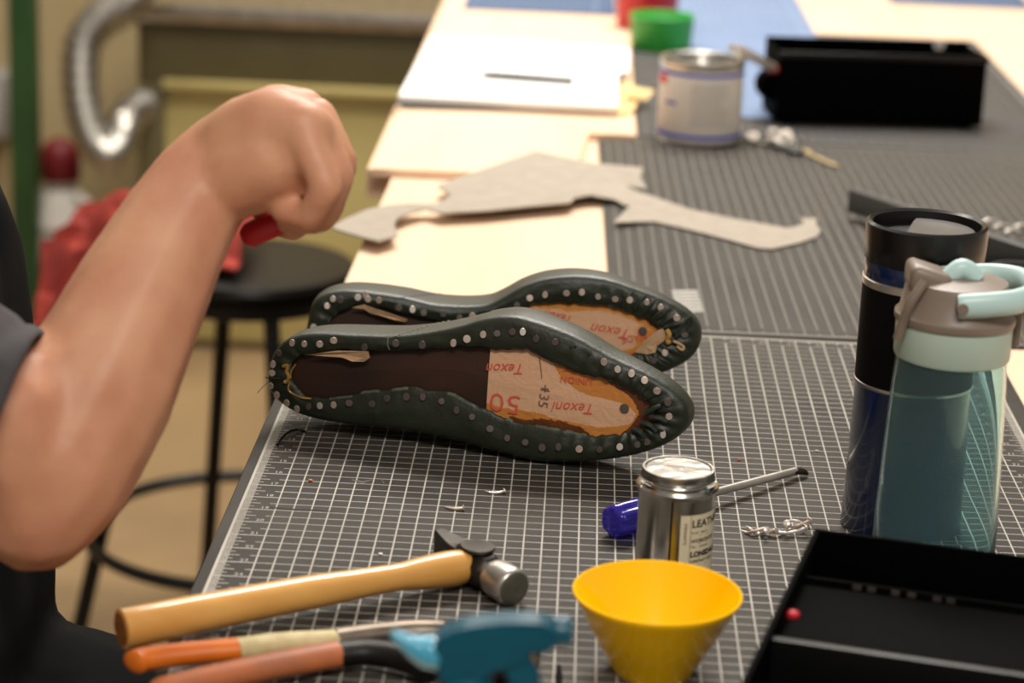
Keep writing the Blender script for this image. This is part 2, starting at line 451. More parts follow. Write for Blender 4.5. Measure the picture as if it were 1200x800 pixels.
for px, wdt, lab in ((((308, 593), (322, 595), (345, 597), (372, 598), (394, 600)), .0032, 'dark knife cut across the ruler edge'), (((412, 562), (425, 565), (436, 562)), .0045, 'pale scuff left of the shoes'), (((446, 560), (450, 566), (449, 573)), .0030, 'pale scuff below the nearer shoe')):
    bm = bmesh.new(); P = [at(*p_) for p_ in px]; n = len(P); pr = None
    for i_, p_ in enumerate(P):
        h_ = wdt * math.sin(PI * (i_ + .35) / (n - .3)) * .5; row = [bm.verts.new((p_.x, p_.y - h_, .00012)), bm.verts.new((p_.x, p_.y + h_, .00012))]
        if pr: bm.faces.new((pr[0], row[0], row[1], pr[1]))
        pr = row
    dark = lab.startswith('dark'); o = obj('knife_cut' if dark else 'scuff_mark', bm, mat('cut_groove' if dark else 'scuff', (16, 14, 13) if dark else (104, 98, 90), .8), mat_a, smooth=False); o['label'] = lab
# ------------------------------------------------------------------ lasted shoes
def catmull2(pts, n, closed=True):
    P = [Vector((p[0], p[1], 0)) for p in pts]
    fine = smooth_path(P, 24, closed)
    if closed: fine.append(fine[0])
    acc = [0]
    for a, b in zip(fine, fine[1:]): acc.append(acc[-1] + (b - a).length)
    out = []; j = 0
    for k in range(n):
        s = acc[-1] * k / (n if closed else n - 1)
        while j < len(acc) - 2 and acc[j + 1] < s: j += 1
        t = (s - acc[j]) / max(1e-9, acc[j + 1] - acc[j])
        out.append(fine[j].lerp(fine[j + 1], t).to_2d())
    return out
def hit(poly, c, d):
    best = None
    n = len(poly)
    for i in range(n):
        a, b = poly[i], poly[(i + 1) % n]; e = b - a
        den = d.x * e.y - d.y * e.x
        if abs(den) < 1e-12: continue
        ac = a - c
        t = (ac.x * e.y - ac.y * e.x) / den; s = (ac.x * d.y - ac.y * d.x) / den
        if t > 0 and 0 <= s <= 1 and (best is None or t > best): best = t
    return best

def insole_material():
    m = bpy.data.materials.new('stained_insole_board'); m.use_nodes = True
    nt = m.node_tree; b = nt.nodes['Principled BSDF']
    at_ = nt.nodes.new('ShaderNodeAttribute'); at_.attribute_name = 'stain'
    tc = nt.nodes.new('ShaderNodeTexCoord')
    nz = nt.nodes.new('ShaderNodeTexNoise'); nz.inputs['Scale'].default_value = 45; nz.inputs['Detail'].default_value = 3
    nt.links.new(tc.outputs['Object'], nz.inputs[0])
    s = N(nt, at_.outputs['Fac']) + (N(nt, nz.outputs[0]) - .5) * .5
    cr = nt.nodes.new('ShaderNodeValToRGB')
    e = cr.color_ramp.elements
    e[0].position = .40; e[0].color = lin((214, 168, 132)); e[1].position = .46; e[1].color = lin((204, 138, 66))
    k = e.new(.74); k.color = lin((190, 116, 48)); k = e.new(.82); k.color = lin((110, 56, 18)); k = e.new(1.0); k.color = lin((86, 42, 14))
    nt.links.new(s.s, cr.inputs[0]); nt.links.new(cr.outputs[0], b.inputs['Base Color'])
    b.inputs['Roughness'].default_value = .42
    n2 = nt.nodes.new('ShaderNodeTexNoise'); n2.inputs['Scale'].default_value = 90; n2.inputs['Detail'].default_value = 5; n2.inputs['Distortion'].default_value = 1.5
    nt.links.new(tc.outputs['Object'], n2.inputs[0])
    bp = nt.nodes.new('ShaderNodeBump'); bp.inputs['Strength'].default_value = .45; bp.inputs['Distance'].default_value = .002
    nt.links.new(n2.outputs[0], bp.inputs['Height']); nt.links.new(bp.outputs[0], b.inputs['Normal'])
    return m
M['insole'] = insole_material()

class Shoe: pass
def make_shoe(label, pa, za, pb, zb_, outline, hole, split, tilt, seed, stains=None):
    s = Shoe(); NN = 300
    A, B = at(*pa, za), at(*pb, zb_)
    X = (B - A).normalized()
    h = Vector((0, 0, 1)); n0 = X.cross(h).normalized()        # toward the camera
    if n0.y > 0: n0 = -n0
    n = (n0 * math.cos(tilt) + h * math.sin(tilt)).normalized()
    Y = n.cross(X).normalized()
    if Y.z < 0: Y = -Y
    s.A, s.X, s.Y, s.n = A, X, Y, n
    s.loc = lambda px: Vector(((on_plane(px[0], px[1], A, n) - A).dot(X), (on_plane(px[0], px[1], A, n) - A).dot(Y)))
    s.W = lambda q, d: A + X * q[0] + Y * q[1] + n * d          # d>0 toward the camera
    F = catmull2([s.loc(p) for p in outline], NN)
    H = catmull2([s.loc(p) for p in hole], 500)
    x0, x1 = min(p.x for p in F), max(p.x for p in F); Ln = x1 - x0
    hx0, hx1 = min(p.x for p in H), max(p.x for p in H)
    def mid(poly, x):
        ys = []
        for a, b in zip(poly, poly[1:] + poly[:1]):
            if (a.x - x) * (b.x - x) <= 0 and a.x != b.x: ys.append(a.y + (b.y - a.y) * (x - a.x) / (b.x - a.x))
        return (min(ys) + max(ys)) / 2
    sx0, sx1 = hx0 + .020, hx1 - .022
    spine = [Vector((sx0 + (sx1 - sx0) * k / 20, 0)) for k in range(21)]
    for p in spine: p.y = mid(H, p.x)
    for _ in range(3):
        for k in range(1, 20): spine[k].y = (spine[k - 1].y + spine[k].y * 2 + spine[k + 1].y) / 4
    def near_spine(p):
        best = None
        for a, b in zip(spine, spine[1:]):
            e = b - a; t = max(0, min(1, (p - a).dot(e) / e.dot(e))); q = a + e * t
            if best is None or (p - q).length < best[0]: best = ((p - q).length, q)
        return best[1]
    rnd = random.Random(seed)
    Cs = [near_spine(p) for p in F]
    for _ in range(10): Cs = [(Cs[k - 1] + Cs[k] * 2 + Cs[(k + 1) % NN]) / 4 for k in range(NN)]
    Hs = []
    for k in range(NN):
        d = (F[k] - Cs[k]); L0 = d.length; d.normalize()
        t = hit(H, Cs[k], d) or L0 * .7
        Hs.append(Cs[k] + d * min(t, L0 - .007))
    # small ragged scallops of the cut edge
    for k in range(NN):
        d = (F[k] - Cs[k]).normalized(); xr = (F[k].x - x0) / Ln
        Hs[k] = Hs[k] - d * (noise.noise(Vector((k * .16, seed, 0))) * .0022 + noise.noise(Vector((k * .5, seed, 3))) * .0018 * (1 if xr > .5 else .4))
    s.F, s.H, s.C = F, Hs, Cs
    def lump(k, q):
        "pleats and ripples of the lasting margin, strongest round the toe"
        xr = (F[k].x - x0) / Ln
        toe = max(0, min(1, (xr - .66) / .16)); heel = max(0, min(1, (.10 - xr) / .08))
        w_ = math.sin(k * 2 * PI / NN * 62 + 2 * noise.noise(Vector((k * .05, seed, 1)))) * .0012 * toe + math.sin(k * 2 * PI / NN * 48) * .0006 * heel
        w_ += noise.noise(Vector((k * .09, q * 2.5, seed))) * .0016 + noise.noise(Vector((k * .3, q * 6, seed + 9))) * .0012 * (.5 + toe)
        return w_ * math.sin(PI * min(1, max(0, q * .8 + .12))) * (1 if q < .45 else max(.35, 1 - (q - .45) * 1.6))
    def skin_n(q):
        return .0012 + .0022 * math.sin(PI * min(1, q * 1.1)) if q < .80 else .0012 + .0022 * math.sin(PI * .88) - .0038 * ((q - .80) / .20) ** 2.2
    bm = bmesh.new(); rings = []
    def ring(fn):
        rings.append([bm.verts.new(fn(k)) for k in range(NN)])
    ring(lambda k: s.W(Hs[k] + (F[k] - Cs[k]).normalized() * .001, -.0025))
    ring(lambda k: s.W(Hs[k], .0006 + lump(k, .15)))
    for q in (.06, .16, .28, .40, .52, .63, .74, .84, .93, 1.0):
        ring(lambda k: s.W(Hs[k].lerp(F[k], q), skin_n(q) + lump(k, q)))
    def depth(xr):
        tab = [(0, .058), (.12, .064), (.3, .074), (.45, .078), (.6, .068), (.75, .056), (.88, .044), (1, .034)]
        for (a, da), (b, db) in zip(tab, tab[1:]):
            if xr <= b: return da + (db - da) * max(0, (xr - a)) / (b - a)
        return tab[-1][1]
    for fd, sc in ((.04, 1.008), (.12, 1.018), (.22, 1.026), (.34, 1.028), (.46, 1.015), (.58, .98), (.69, .90), (.79, .78), (.87, .62), (.94, .42), (.985, .2)):
        def fn(k):
            xr = (F[k].x - x0) / Ln
            c = Cs[k]; p = c + (F[k] - c) * sc
            if fd > .3:                                    # toe and heel roll in along the length too
                e = (fd - .3) / .7
                p.x += (spine[10].x - p.x) * e * e * (.10 if xr > .5 else .03)
            pl = lump(k, .9) * max(0, 1 - fd * 6) * .5
            return s.W(p, -.0032 - fd * depth(xr) + pl)
        ring(fn)
    for a, b in zip(rings, rings[1:]):
        for k in range(NN):
            f_ = bm.faces.new((a[k], a[(k + 1) % NN], b[(k + 1) % NN], b[k]))
            if a is rings[0] or (a is rings[1] and noise.noise(Vector((k * .11, seed, 5))) > .05): f_.material_index = 1
    ctr = [bm.verts.new(s.W(p, -.0035 - depth((p.x - x0) / Ln))) for p in spine]
    last = rings[-1]
    idx = [min(range(21), key=lambda j: (spine[j] - Cs[k]).length) for k in range(NN)]
    for k in range(NN):
        k2 = (k + 1) % NN; a, b = idx[k], idx[k2]
        if a == b: bm.faces.new((last[k], last[k2], ctr[a]))
        else:
            try: bm.faces.new((last[k], last[k2], ctr[b], ctr[a]))
            except ValueError: pass
    s.rings = rings; s.NN = NN
    zmin = min(v.co.z for v in bm.verts)
    s.dz = Vector((0, 0, T - zmin))
    base = s.W((Ln * .5, 0), -.03); base.z = T
    s.root = thing('lasted_shoe', label, 'shoe', base, 0, 'lasted shoes lying on their sides')
    s.off = s.dz - base
    bmesh.ops.translate(bm, verts=bm.verts, vec=s.off)
    s.rings = [[v.co.copy() for v in r_] for r_ in rings]
    up = obj('leather_upper', bm, [M['leather'], M['cutedge']], s.root)
    up.data.set_sharp_from_angle(angle=math.radians(80))
    s.P = lambda q, d: s.W(q, d) + s.off
    # insole board (front) and dark shank board (rear), both flat in the sole plane
    xs = s.loc(split).x
    for nm, m, front in (('insole_board', M['insole'], 1), ('shank_board', M['last'], 0)):
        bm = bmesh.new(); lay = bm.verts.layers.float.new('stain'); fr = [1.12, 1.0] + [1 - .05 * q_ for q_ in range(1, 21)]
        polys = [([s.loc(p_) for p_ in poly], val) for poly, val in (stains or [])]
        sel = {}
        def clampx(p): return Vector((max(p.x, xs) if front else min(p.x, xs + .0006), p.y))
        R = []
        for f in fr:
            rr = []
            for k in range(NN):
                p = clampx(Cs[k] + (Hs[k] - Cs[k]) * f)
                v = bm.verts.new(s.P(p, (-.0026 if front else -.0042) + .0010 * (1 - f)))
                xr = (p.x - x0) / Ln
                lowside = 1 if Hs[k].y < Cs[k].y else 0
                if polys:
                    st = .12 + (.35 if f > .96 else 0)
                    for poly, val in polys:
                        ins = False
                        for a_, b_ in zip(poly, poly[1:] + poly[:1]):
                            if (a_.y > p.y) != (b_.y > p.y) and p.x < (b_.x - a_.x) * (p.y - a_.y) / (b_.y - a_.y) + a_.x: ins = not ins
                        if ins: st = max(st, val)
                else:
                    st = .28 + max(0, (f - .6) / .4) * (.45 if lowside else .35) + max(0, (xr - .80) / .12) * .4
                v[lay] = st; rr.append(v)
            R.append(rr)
        for a, b in zip(R, R[1:]):
            for k in range(NN):
                k2 = (k + 1) % NN
                try:
                    f = bm.faces.new((a[k], a[k2], b[k2], b[k]))
                except ValueError: pass
        bmesh.ops.remove_doubles(bm, verts=bm.verts, dist=1e-6)
        bmesh.ops.dissolve_degenerate(bm, edges=bm.edges, dist=1e-7)
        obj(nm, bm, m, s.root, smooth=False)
    def surf(q):
        "height of the margin at a point of the sole plane"
        k = min(range(NN), key=lambda j: abs((F[j] - Cs[j]).normalized().cross(q - Cs[j])) + (1 if (F[j] - Cs[j]).dot(q - Cs[j]) < 0 else 0) + .02 * (F[j] - q).length)
        a = (q - Hs[k]).dot((F[k] - Hs[k]).normalized()) / (F[k] - Hs[k]).length
        a = max(0, min(1, a))
        slope = max(0, (a - .7) / .3)
        return skin_n(a) + lump(k, a), (F[k] - Cs[k]).normalized(), slope
    s.surf = surf
    return s
def tack_meshes():
    out = []
    for m in (M['nail'], M['nailb'], M['naild']):
        bm = bmesh.new()
        lathe(bm, [(0, -.002), (.0011, -.002), (.0013, 0), (.0027, .0002), (.0029, .0005), (.0027, .0008), (0, .0009)], 14)
        me = bpy.data.meshes.new('tack'); bmesh.ops.recalc_face_normals(bm, faces=bm.faces); bm.to_mesh(me); bm.free(); me.materials.append(m)
        me.polygons.foreach_set('use_smooth', [True] * len(me.polygons)); me.set_sharp_from_angle(angle=.7)
        out.append(me)
    return out
TACK = tack_meshes()
def add_tacks(s, pts, seed):
    rnd = random.Random(seed)
    for p in pts:
        q = s.loc(p); d, out, sl = s.surf(q)
        nn = (s.n + (s.X * out.x + s.Y * out.y) * (sl * .5) + Vector((rnd.uniform(-.22, .22), 0, rnd.uniform(-.1, .25)))).normalized()
        o = bpy.data.objects.new('tack', TACK[2 if p[1] > 455 and p[0] > 400 and rnd.random() < .5 else rnd.choice((0, 0, 1, 2))]); C.objects.link(o); o.parent = s.root
        o.matrix_local = axis_frame(s.P(q, d + .0008), nn) @ Matrix.Diagonal((rnd.uniform(.8, 1.05), rnd.uniform(.9, 1.1), 1, 1))
def strip(s, name, px, m, d=.004, thick=.0008, wav=.0015, parent=None):
    "thin torn scrap following an outline in the sole plane"
    bm = bmesh.new(); P = [s.loc(p) for p in px]; n = len(P)
    hs = [d + wav * math.sin(i * 1.9) for i in range(n)]
    a = [bm.verts.new(s.P(P[i], hs[i])) for i in range(n)]; b = [bm.verts.new(s.P(P[i], hs[i] - thick)) for i in range(n)]
    f0 = bm.faces.new(a); f1 = bm.faces.new(b[::-1])
    for k in range(n): bm.faces.new((a[k], b[k], b[(k + 1) % n], a[(k + 1) % n]))
    bmesh.ops.triangulate(bm, faces=[f0, f1])
    return obj(name, bm, m, s.root, smooth=False)
def squiggle(s, name, px, r, m, d=.004, n=8):
    bm = bmesh.new(); tube(bm, smooth_path([s.P(s.loc(p), d + (i % 2) * (r if not isinstance(r, list) else .001) * .6) for i, p in enumerate(px)], 5), r, n)
    return obj(name, bm, m, s.root)
def stitches(s, name, px, m, shift, last):
    "row of stitches running over the feather edge and up the side, on the upper itself"
    q = s.loc(px); NN = s.NN
    k0 = min(range(NN), key=lambda k: (s.F[k] - q).length)
    sg = 1 if s.F[(k0 + 2) % NN].x > s.F[k0].x else -1
    pts = []
    for i in range(2, last):
        kk = (k0 + int(sg * shift * max(0, i - 8) ** 1.25)) % NN
        p = s.rings[i][kk]; c = s.rings[i][(kk + NN // 2) % NN]
        pts.append(p + (p - c).normalized() * .0004 + s.n * .0003)
    pts = smooth_path(pts, 4); bm = bmesh.new()
    for a, b in zip(pts[::2], pts[1::2]): tube(bm, [a, a.lerp(b, .95)], .0004, 5)
    o = obj(name, bm, m, s.root); o['kind'] = 'stuff'; return o
def stamp(s, name, body, px, size, m, rot=PI, d=-.0012, bold=0.0, sx=1.0):
    bm = bmesh.new(); q = s.loc(px)
    Mx = frame(s.P(q, d), s.X, s.Y, s.n) @ Rz(rot) @ Matrix.Diagonal((sx, 1, 1, 1))
    text_bm(bm, body, size, Mx, bold=bold, shear=.35 if body.startswith('Tex') else 0)
    return obj(name, bm, m, s.root, smooth=False)

near_outline = [(313, 452), (317, 428), (328, 410), (345, 400), (372, 396), (420, 398), (460, 399), (500, 395), (540, 387), (570, 379), (598, 377), (625, 383), (670, 400), (715, 424), (755, 443), (785, 461), (803, 480), (806, 498), (797, 514), (775, 529), (740, 540), (700, 546), (660, 548), (620, 545), (575, 534), (540, 524), (500, 515), (460, 509), (420, 505), (380, 499), (350, 491), (328, 478), (316, 464)]
near_hole = [(341, 444), (345, 430), (358, 421), (395, 417), (436, 417), (470, 416), (510, 415), (545, 412), (572, 414), (590, 417), (610, 416), (626, 420), (645, 429), (668, 440), (690, 446), (712, 452), (735, 462), (755, 474), (768, 490), (764, 500), (750, 508), (735, 513), (712, 516), (690, 516), (668, 510), (640, 505), (605, 500), (585, 492), (565, 483), (545, 474), (520, 465), (498, 461), (470, 460), (448, 462), (425, 465), (395, 471), (372, 472), (352, 465)]
s1 = make_shoe('nearer green leather lasted shoe, tacked sole side with the red 50 stamp toward the viewer', (370, 500), .006, (660, 543), .004, near_outline, near_hole, (571, 450), math.radians(4), 3, [
    ([(640, 418), (648, 436), (655, 448), (664, 456), (680, 467), (694, 472), (712, 476), (732, 480), (744, 492), (738, 503), (720, 507), (704, 508), (686, 506), (668, 501), (648, 496), (625, 490), (600, 487), (578, 482), (566, 478), (566, 500), (640, 520), (720, 526), (775, 510), (775, 480), (740, 455), (680, 430)], .62),
    ([(704, 444), (712, 456), (724, 464), (736, 470), (744, 482), (748, 492), (738, 506), (728, 514), (742, 520), (775, 505), (775, 478), (745, 458)], .93),
    ([(596, 494), (612, 499), (640, 498), (660, 501), (676, 506), (688, 514), (690, 522), (640, 512), (600, 505)], .93)])
add_tacks(s1, [(344,407),(359,408),(377,408),(393,404),(429,412),(466,407),(497,409),(533,407),(549,402),(568,397),(584,396),(602,394),(614,394),(630,402),(652,406),(709,429),(725,438),(741,443),(756,451),(771,463),(784,476),(785,493),(778,514),(759,523),(748,526),(728,528),(704,531),(680,531),(656,528),(637,529),(617,523),(596,518),(576,507),(555,493),(537,485),(519,475),(497,470),(478,470),(455,472),(438,478),(411,477),(393,479),(377,480),(364,481),(350,484),(338,477),(326,468),(319,457),(321,442),(322,432),(329,419)], 1)
o = strip(s1, 'torn_lining', [(362, 421), (378, 418), (398, 416), (425, 418), (434, 416), (435, 424), (428, 429), (415, 428), (405, 424), (385, 421)], M['lining']); o['label'] = 'torn cream lining tongue at the heel opening'
squiggle(s1, 'glue_curl', [(334, 434), (340, 433), (338, 440), (341, 446), (338, 452), (335, 451)], .0014, M['glue'])
squiggle(s1, 'glue_strand', [(341, 452), (340, 462), (348, 468), (356, 471), (366, 472)], .0007, M['glue'], .003)
squiggle(s1, 'glue_strand', [(348, 432), (343, 440), (342, 448)], .0006, M['glue'], .003)
squiggle(s1, 'thread_end', [(317, 451), (310, 458), (304, 465)], .0004, M['stitch'], .004, 5)
stitches(s1, 'quarter_seam', (455, 399), M['stitch'], .9, 18)
squiggle(s1, 'heel_seam', [(313, 447), (322, 448), (334, 448)], .0007, M['leather_raw'], .0032, 6)
for k, (a, b) in enumerate([((757, 489), (775, 480)), ((763, 494), (782, 499)), ((752, 500), (770, 510)), ((742, 507), (755, 517))]):
    m_ = ((a[0] + b[0]) / 2 + 2, (a[1] + b[1]) / 2 - 2)
    o = squiggle(s1, 'leather_pleat', [a, m_, b], .0022, M['leather_raw'], .0035)
stamp(s1, 'stamped_number', '50', (591, 478), .021, M['stamp'], sx=1.25, bold=-.0002)
stamp(s1, 'stamped_word', 'Texon', (592, 438), .0115, M['stamp'], PI + .12)
stamp(s1, 'stamped_word', 'Texoni', (672, 484), .0115, M['stamp'], PI + .08)
stamp(s1, 'stamped_word', 'UNION', (674, 452), .0075, M['stamp'], PI + .05)
stamp(s1, 'stamped_word', 'MADE', (672, 439), .0065, M['stamp'], PI - .05)
stamp(s1, 'pencil_note', '135', (636, 472), .011, M['pencil'], PI + 1.5)
stamp(s1, 'pencil_note', '+', (638, 461), .012, M['pencil'], PI)
# thin pencil rule and the flat tack through the insole
o = squiggle(s1, 'pencil_line', [(631, 424), (633, 438), (634, 450)], .0003, M['pencil'], -.0014, 4)
o = bpy.data.objects.new('tack', TACK[2]); C.objects.link(o); o.parent = s1.root
o.matrix_local = axis_frame(s1.P(s1.loc((731, 485)), -.0012), s1.n) @ Matrix.Scale(1.25, 4)
for p in ((670, 413), (675, 412), (691, 421)):
    bm = bmesh.new(); q = s1.loc(p); d, _, _ = s1.surf(q); lathe(bm, [(0, 0), (.0011, 0), (.0011, .0003), (0, .0003)], 10, axis_frame(s1.P(q, d + .0004), s1.n)); obj('tack_hole', bm, M['ink'], s1.root)

far_outline = [(361, 378), (366, 360), (378, 349), (400, 343), (430, 344), (470, 350), (505, 358), (540, 361), (570, 359), (592, 349), (612, 338), (640, 329), (675, 326), (710, 330), (745, 341), (780, 355), (808, 372), (820, 390), (818, 410), (806, 425), (786, 436), (755, 447), (715, 456), (670, 460), (625, 458), (580, 450), (535, 446), (490, 446), (450, 445), (415, 439), (385, 428), (367, 410), (360, 394)]
far_hole = [(386, 390), (388, 377), (400, 368), (416, 362), (440, 361), (470, 369), (500, 377), (530, 380), (560, 378), (590, 372), (612, 365), (626, 360), (650, 357), (680, 359), (705, 361), (728, 366), (750, 375), (768, 384), (778, 396), (772, 406), (758, 414), (735, 420), (700, 425), (660, 424), (620, 415), (590, 405), (560, 401), (520, 402), (480, 408), (440, 411), (410, 408), (392, 400)]
s2 = make_shoe('farther green leather lasted shoe, half hidden behind the nearer shoe', (416, 440), .006, (670, 457), .004, far_outline, far_hole, (590, 385), math.radians(4), 8)
add_tacks(s2, [(384,360),(391,352),(400,353),(420,350),(429,347),(432,352),(445,353),(468,362),(484,364),(497,368),(520,369),(539,374),(554,372),(579,369),(606,359),(621,351),(639,347),(664,345),(682,344),(701,349),(721,352),(738,353),(758,356),(774,362),(793,374),(802,394),(779,415),(766,424),(368,385)], 2)
o = strip(s2, 'torn_lining', [(413, 362), (428, 358), (434, 362), (445, 365), (460, 370), (478, 376), (476, 379), (462, 376), (446, 371), (434, 369), (428, 364)], M['lining']); o['label'] = 'torn cream lining strip at the heel opening'
o = strip(s2, 'toe_lining_flap', [(744, 414), (752, 404), (762, 395), (772, 388), (777, 386), (780, 395), (778, 401), (770, 406), (768, 414), (758, 417)], M['lining'], .005); o['label'] = 'pale torn lining flap at the toe'
squiggle(s2, 'glue_curl', [(781, 388), (784, 393), (782, 399), (784, 404)], .0022, M['glue'], .005)
o = strip(s2, 'leather_scrap', [(790, 390), (797, 382), (803, 375), (810, 371), (812, 378), (806, 386), (798, 394), (791, 397)], M['leather_raw'], .006); o['label'] = 'folded scrap of green leather at the toe'
squiggle(s2, 'lining_loop', [(789, 401), (796, 404), (801, 408), (799, 411), (793, 407)], .0011, M['lining'], .005)
for a, b in (((742, 366), (757, 347)), ((752, 371), (769, 352)), ((764, 377), (780, 362)), ((728, 362), (741, 343)), ((774, 384), (790, 370)), ((770, 419), (786, 428))):
    o = squiggle(s2, 'leather_pleat', [a, ((a[0] + b[0]) / 2 - 1, (a[1] + b[1]) / 2), b], [.0012, .0016, .002, .002, .0022, .0022, .0022, .002, .0016, .001, .0006][:11], M['leather'], .0022)
stitches(s2, 'quarter_seam', (464, 350), M['stitchd'], .9, 18)
stamp(s2, 'stamped_word', 'Texon', (716, 391), .0125, M['stamp'], PI - .1)
stamp(s2, 'stamped_word', 'Texon', (655, 374), .009, M['stamp'], PI - .15)
stamp(s2, 'stamped_word', 'MADE', (743, 399), .008, M['stamp'], PI + .25)
o = bpy.data.objects.new('tack', TACK[2]); C.objects.link(o); o.parent = s2.root
o.matrix_local = axis_frame(s2.P(s2.loc((753, 391)), -.0012), s2.n) @ Matrix.Scale(1.25, 4)

# ------------------------------------------------------------------ hammer
def make_hammer():
    zc = .0140
    a, b = at(143, 737, zc), at(556, 660, zc + .001)
    root = thing('hammer', 'wooden handled shoemaker hammer lying across the near left mat corner', 'hammer', (b.x, b.y, T))
    o0 = root.location
    bm = bmesh.new(); n = 40; pts = []; rad = []
    for i in range(n + 1):
        t = i / n; p = a.lerp(b, t); p.z = T + zc + (.0035 * math.sin(PI * t)) * .5
        pts.append(p - o0)
        if t < .55: r = .0126 - .0018 * (t / .55)
        elif t < .78: r = .0108 - .0018 * math.sin((t - .55) / .23 * PI / 2)
        elif t < .93: r = .0090 + .0030 * math.sin((t - .78) / .15 * PI / 2)
        else: r = .0120 - .0035 * ((t - .93) / .07) ** 2
        rad.append(r)
    pts = [pts[0] + (pts[0] - pts[1]) * .12] + pts; rad = [rad[0] * .86] + rad
    tube(bm, pts, rad, 24, flat=1.0)
    obj('handle', bm, M['handle'], root)
    bm = bmesh.new(); d = (pts[0] - pts[1]).normalized()
    lathe(bm, [(0, .0004), (rad[0] * .96, .0003), (rad[0] * .98, -.0005)], 24, axis_frame(pts[0], d)); o = obj('handle_end', bm, M['handle_end'], root); o['label'] = 'darker end grain of the handle butt'
    # head: cross peen - cheek - round face, laid along its own axis
    e0, e1 = at(513, 636, .013), at(604, 690, .0125)
    ax = (e1 - e0); L = ax.length; ax.normalize(); z = Vector((0, 0, 1)); side = z.cross(ax).normalized(); z = ax.cross(side)
    Fm = frame(e0 - o0, ax, side, z) @ Matrix.Diagonal((L / .0805, 1, 1, 1))
    bm = bmesh.new()   # peen wedge: flares upright toward its edge
    secs = [(0, .0034, .0105), (.002, .0040, .0106), (.012, .0062, .0096), (.022, .0080, .0088), (.030, .0086, .0090)]
    rings = []
    for x, hw, hh in secs: rings.append([bm.verts.new(Fm @ Vector((x, y, zz))) for y, zz in ((-hw, -hh), (hw, -hh), (hw, hh), (-hw, hh))])
    for r0, r1 in zip(rings, rings[1:]):
        for k in range(4): bm.faces.new((r0[k], r0[(k + 1) % 4], r1[(k + 1) % 4], r1[k]))
    bm.faces.new(rings[0][::-1]); bm.faces.new(rings[-1])
    bmesh.ops.bevel(bm, geom=bm.edges[:], offset=.0007, segments=1, affect='EDGES')
    obj('peen', bm, M['forged'], root)
    bm = bmesh.new()   # cheek block with the eye, octagonal, flat on top
    lathe(bm, [(0, .026), (.0112, .026), (.0132, .029), (.0138, .036), (.0138, .047), (.0126, .053), (.0105, .057), (0, .057)], 8, Fm @ Matrix.Rotation(PI / 2, 4, 'Y') @ Rz(PI / 8))
    bmesh.ops.bevel(bm, geom=bm.edges[:], offset=.0006, segments=1, affect='EDGES')
    obj('cheek', bm, M['forged'], root)
    bm = bmesh.new(); lathe(bm, [(0, .0112), (.0098, .0112), (.0112, .0132), (.0106, .0146), (0, .0150)], 28, Fm @ Tr(.0415, 0, 0)); obj('eye_boss', bm, M['forged'], root)
    bm = bmesh.new()
    lathe(bm, [(0, .056), (.0092, .056), (.0118, .060), (.0126, .064), (.0128, .076), (.0122, .0785), (.0110, .0795)], 36, Fm @ Matrix.Rotation(PI / 2, 4, 'Y'))
    obj('face_collar', bm, M['polished'], root)
    bm = bmesh.new(); lathe(bm, [(.0112, .0794), (.0105, .0800), (.006, .0806), (0, .0808)], 36, Fm @ Matrix.Rotation(PI / 2, 4, 'Y')); obj('striking_face', bm, M['worn_face'], root)
    return root
make_hammer()

# ------------------------------------------------------------------ pincers
def make_pincers():
    zc = .011
    root = thing('pincers', 'shoemaker pincers with orange dipped handles lying below the hammer', 'pincers', at(430, 765))
    o0 = root.location
    def path(px, z): return smooth_path([at(x, y, zz) - o0 for (x, y), zz in zip(px, z)], 6)
    def rod(name, px, z, r0, r1, m, flat=.8, caps=True):
        p = path(px, z); n = len(p); rad = [r0 + (r1 - r0) * i / (n - 1) for i in range(n)]
        if caps: rad[0] *= .45; rad[1] *= .85
        bm = bmesh.new(); tube(bm, p, rad, 16, flat=flat); return obj(name, bm, m, root)
    z = [zc] * 6
    o = rod('orange_grip', [(156, 777), (170, 772), (215, 766), (282, 760)], z, .0088, .0085, M['orange'])
    rod('taped_grip', [(278, 761), (330, 754), (397, 750)], z, .0088, .0080, M['cream'], caps=False)
    rod('upper_arm', [(394, 750), (430, 745), (480, 740), (520, 740)], z, .0082, .0080, M['toolgrey'], flat=.9, caps=False)
    o = rod('worn_grip', [(176, 812), (240, 797), (310, 782), (396, 766)], z, .0095, .0100, M['orange_worn']); o['label'] = 'worn and stained orange handle grip'
    rod('lower_arm', [(393, 767), (430, 764), (470, 770), (505, 782)], z, .0092, .0105, M['tooldark'], flat=.8, caps=False)
    p = at(515, 765, zc) - o0
    bm = bmesh.new(); lathe(bm, [(0, -.0095), (.012, -.0095), (.0135, -.007), (.0135, .007), (.012, .0095), (0, .0095)], 28, Tr(*p)); obj('pivot_boss', bm, M['tooldark'], root)
    bm = bmesh.new(); lathe(bm, [(0, .0092), (.0045, .0092), (.0042, .0115), (0, .0120)], 16, Tr(*p)); obj('rivet', bm, M['toolgrey'], root)
    for sgn in (1, -1):
        bm = bmesh.new()
        q = [p + Vector((.004, .004 * sgn, 0)), p + Vector((.020, .020 * sgn, 0)), p + Vector((.040, .021 * sgn, 0)), p + Vector((.055, .010 * sgn, 0)), p + Vector((.058, .0015 * sgn, 0))]
        tube(bm, smooth_path(q, 5), [.0085] * 12 + [.007, .0062, .0055, .005, .0045, .004, .0035, .003, .0024][:9], 12, flat=1.0); obj('jaw', bm, M['tooldark'], root)
    return root
make_pincers()

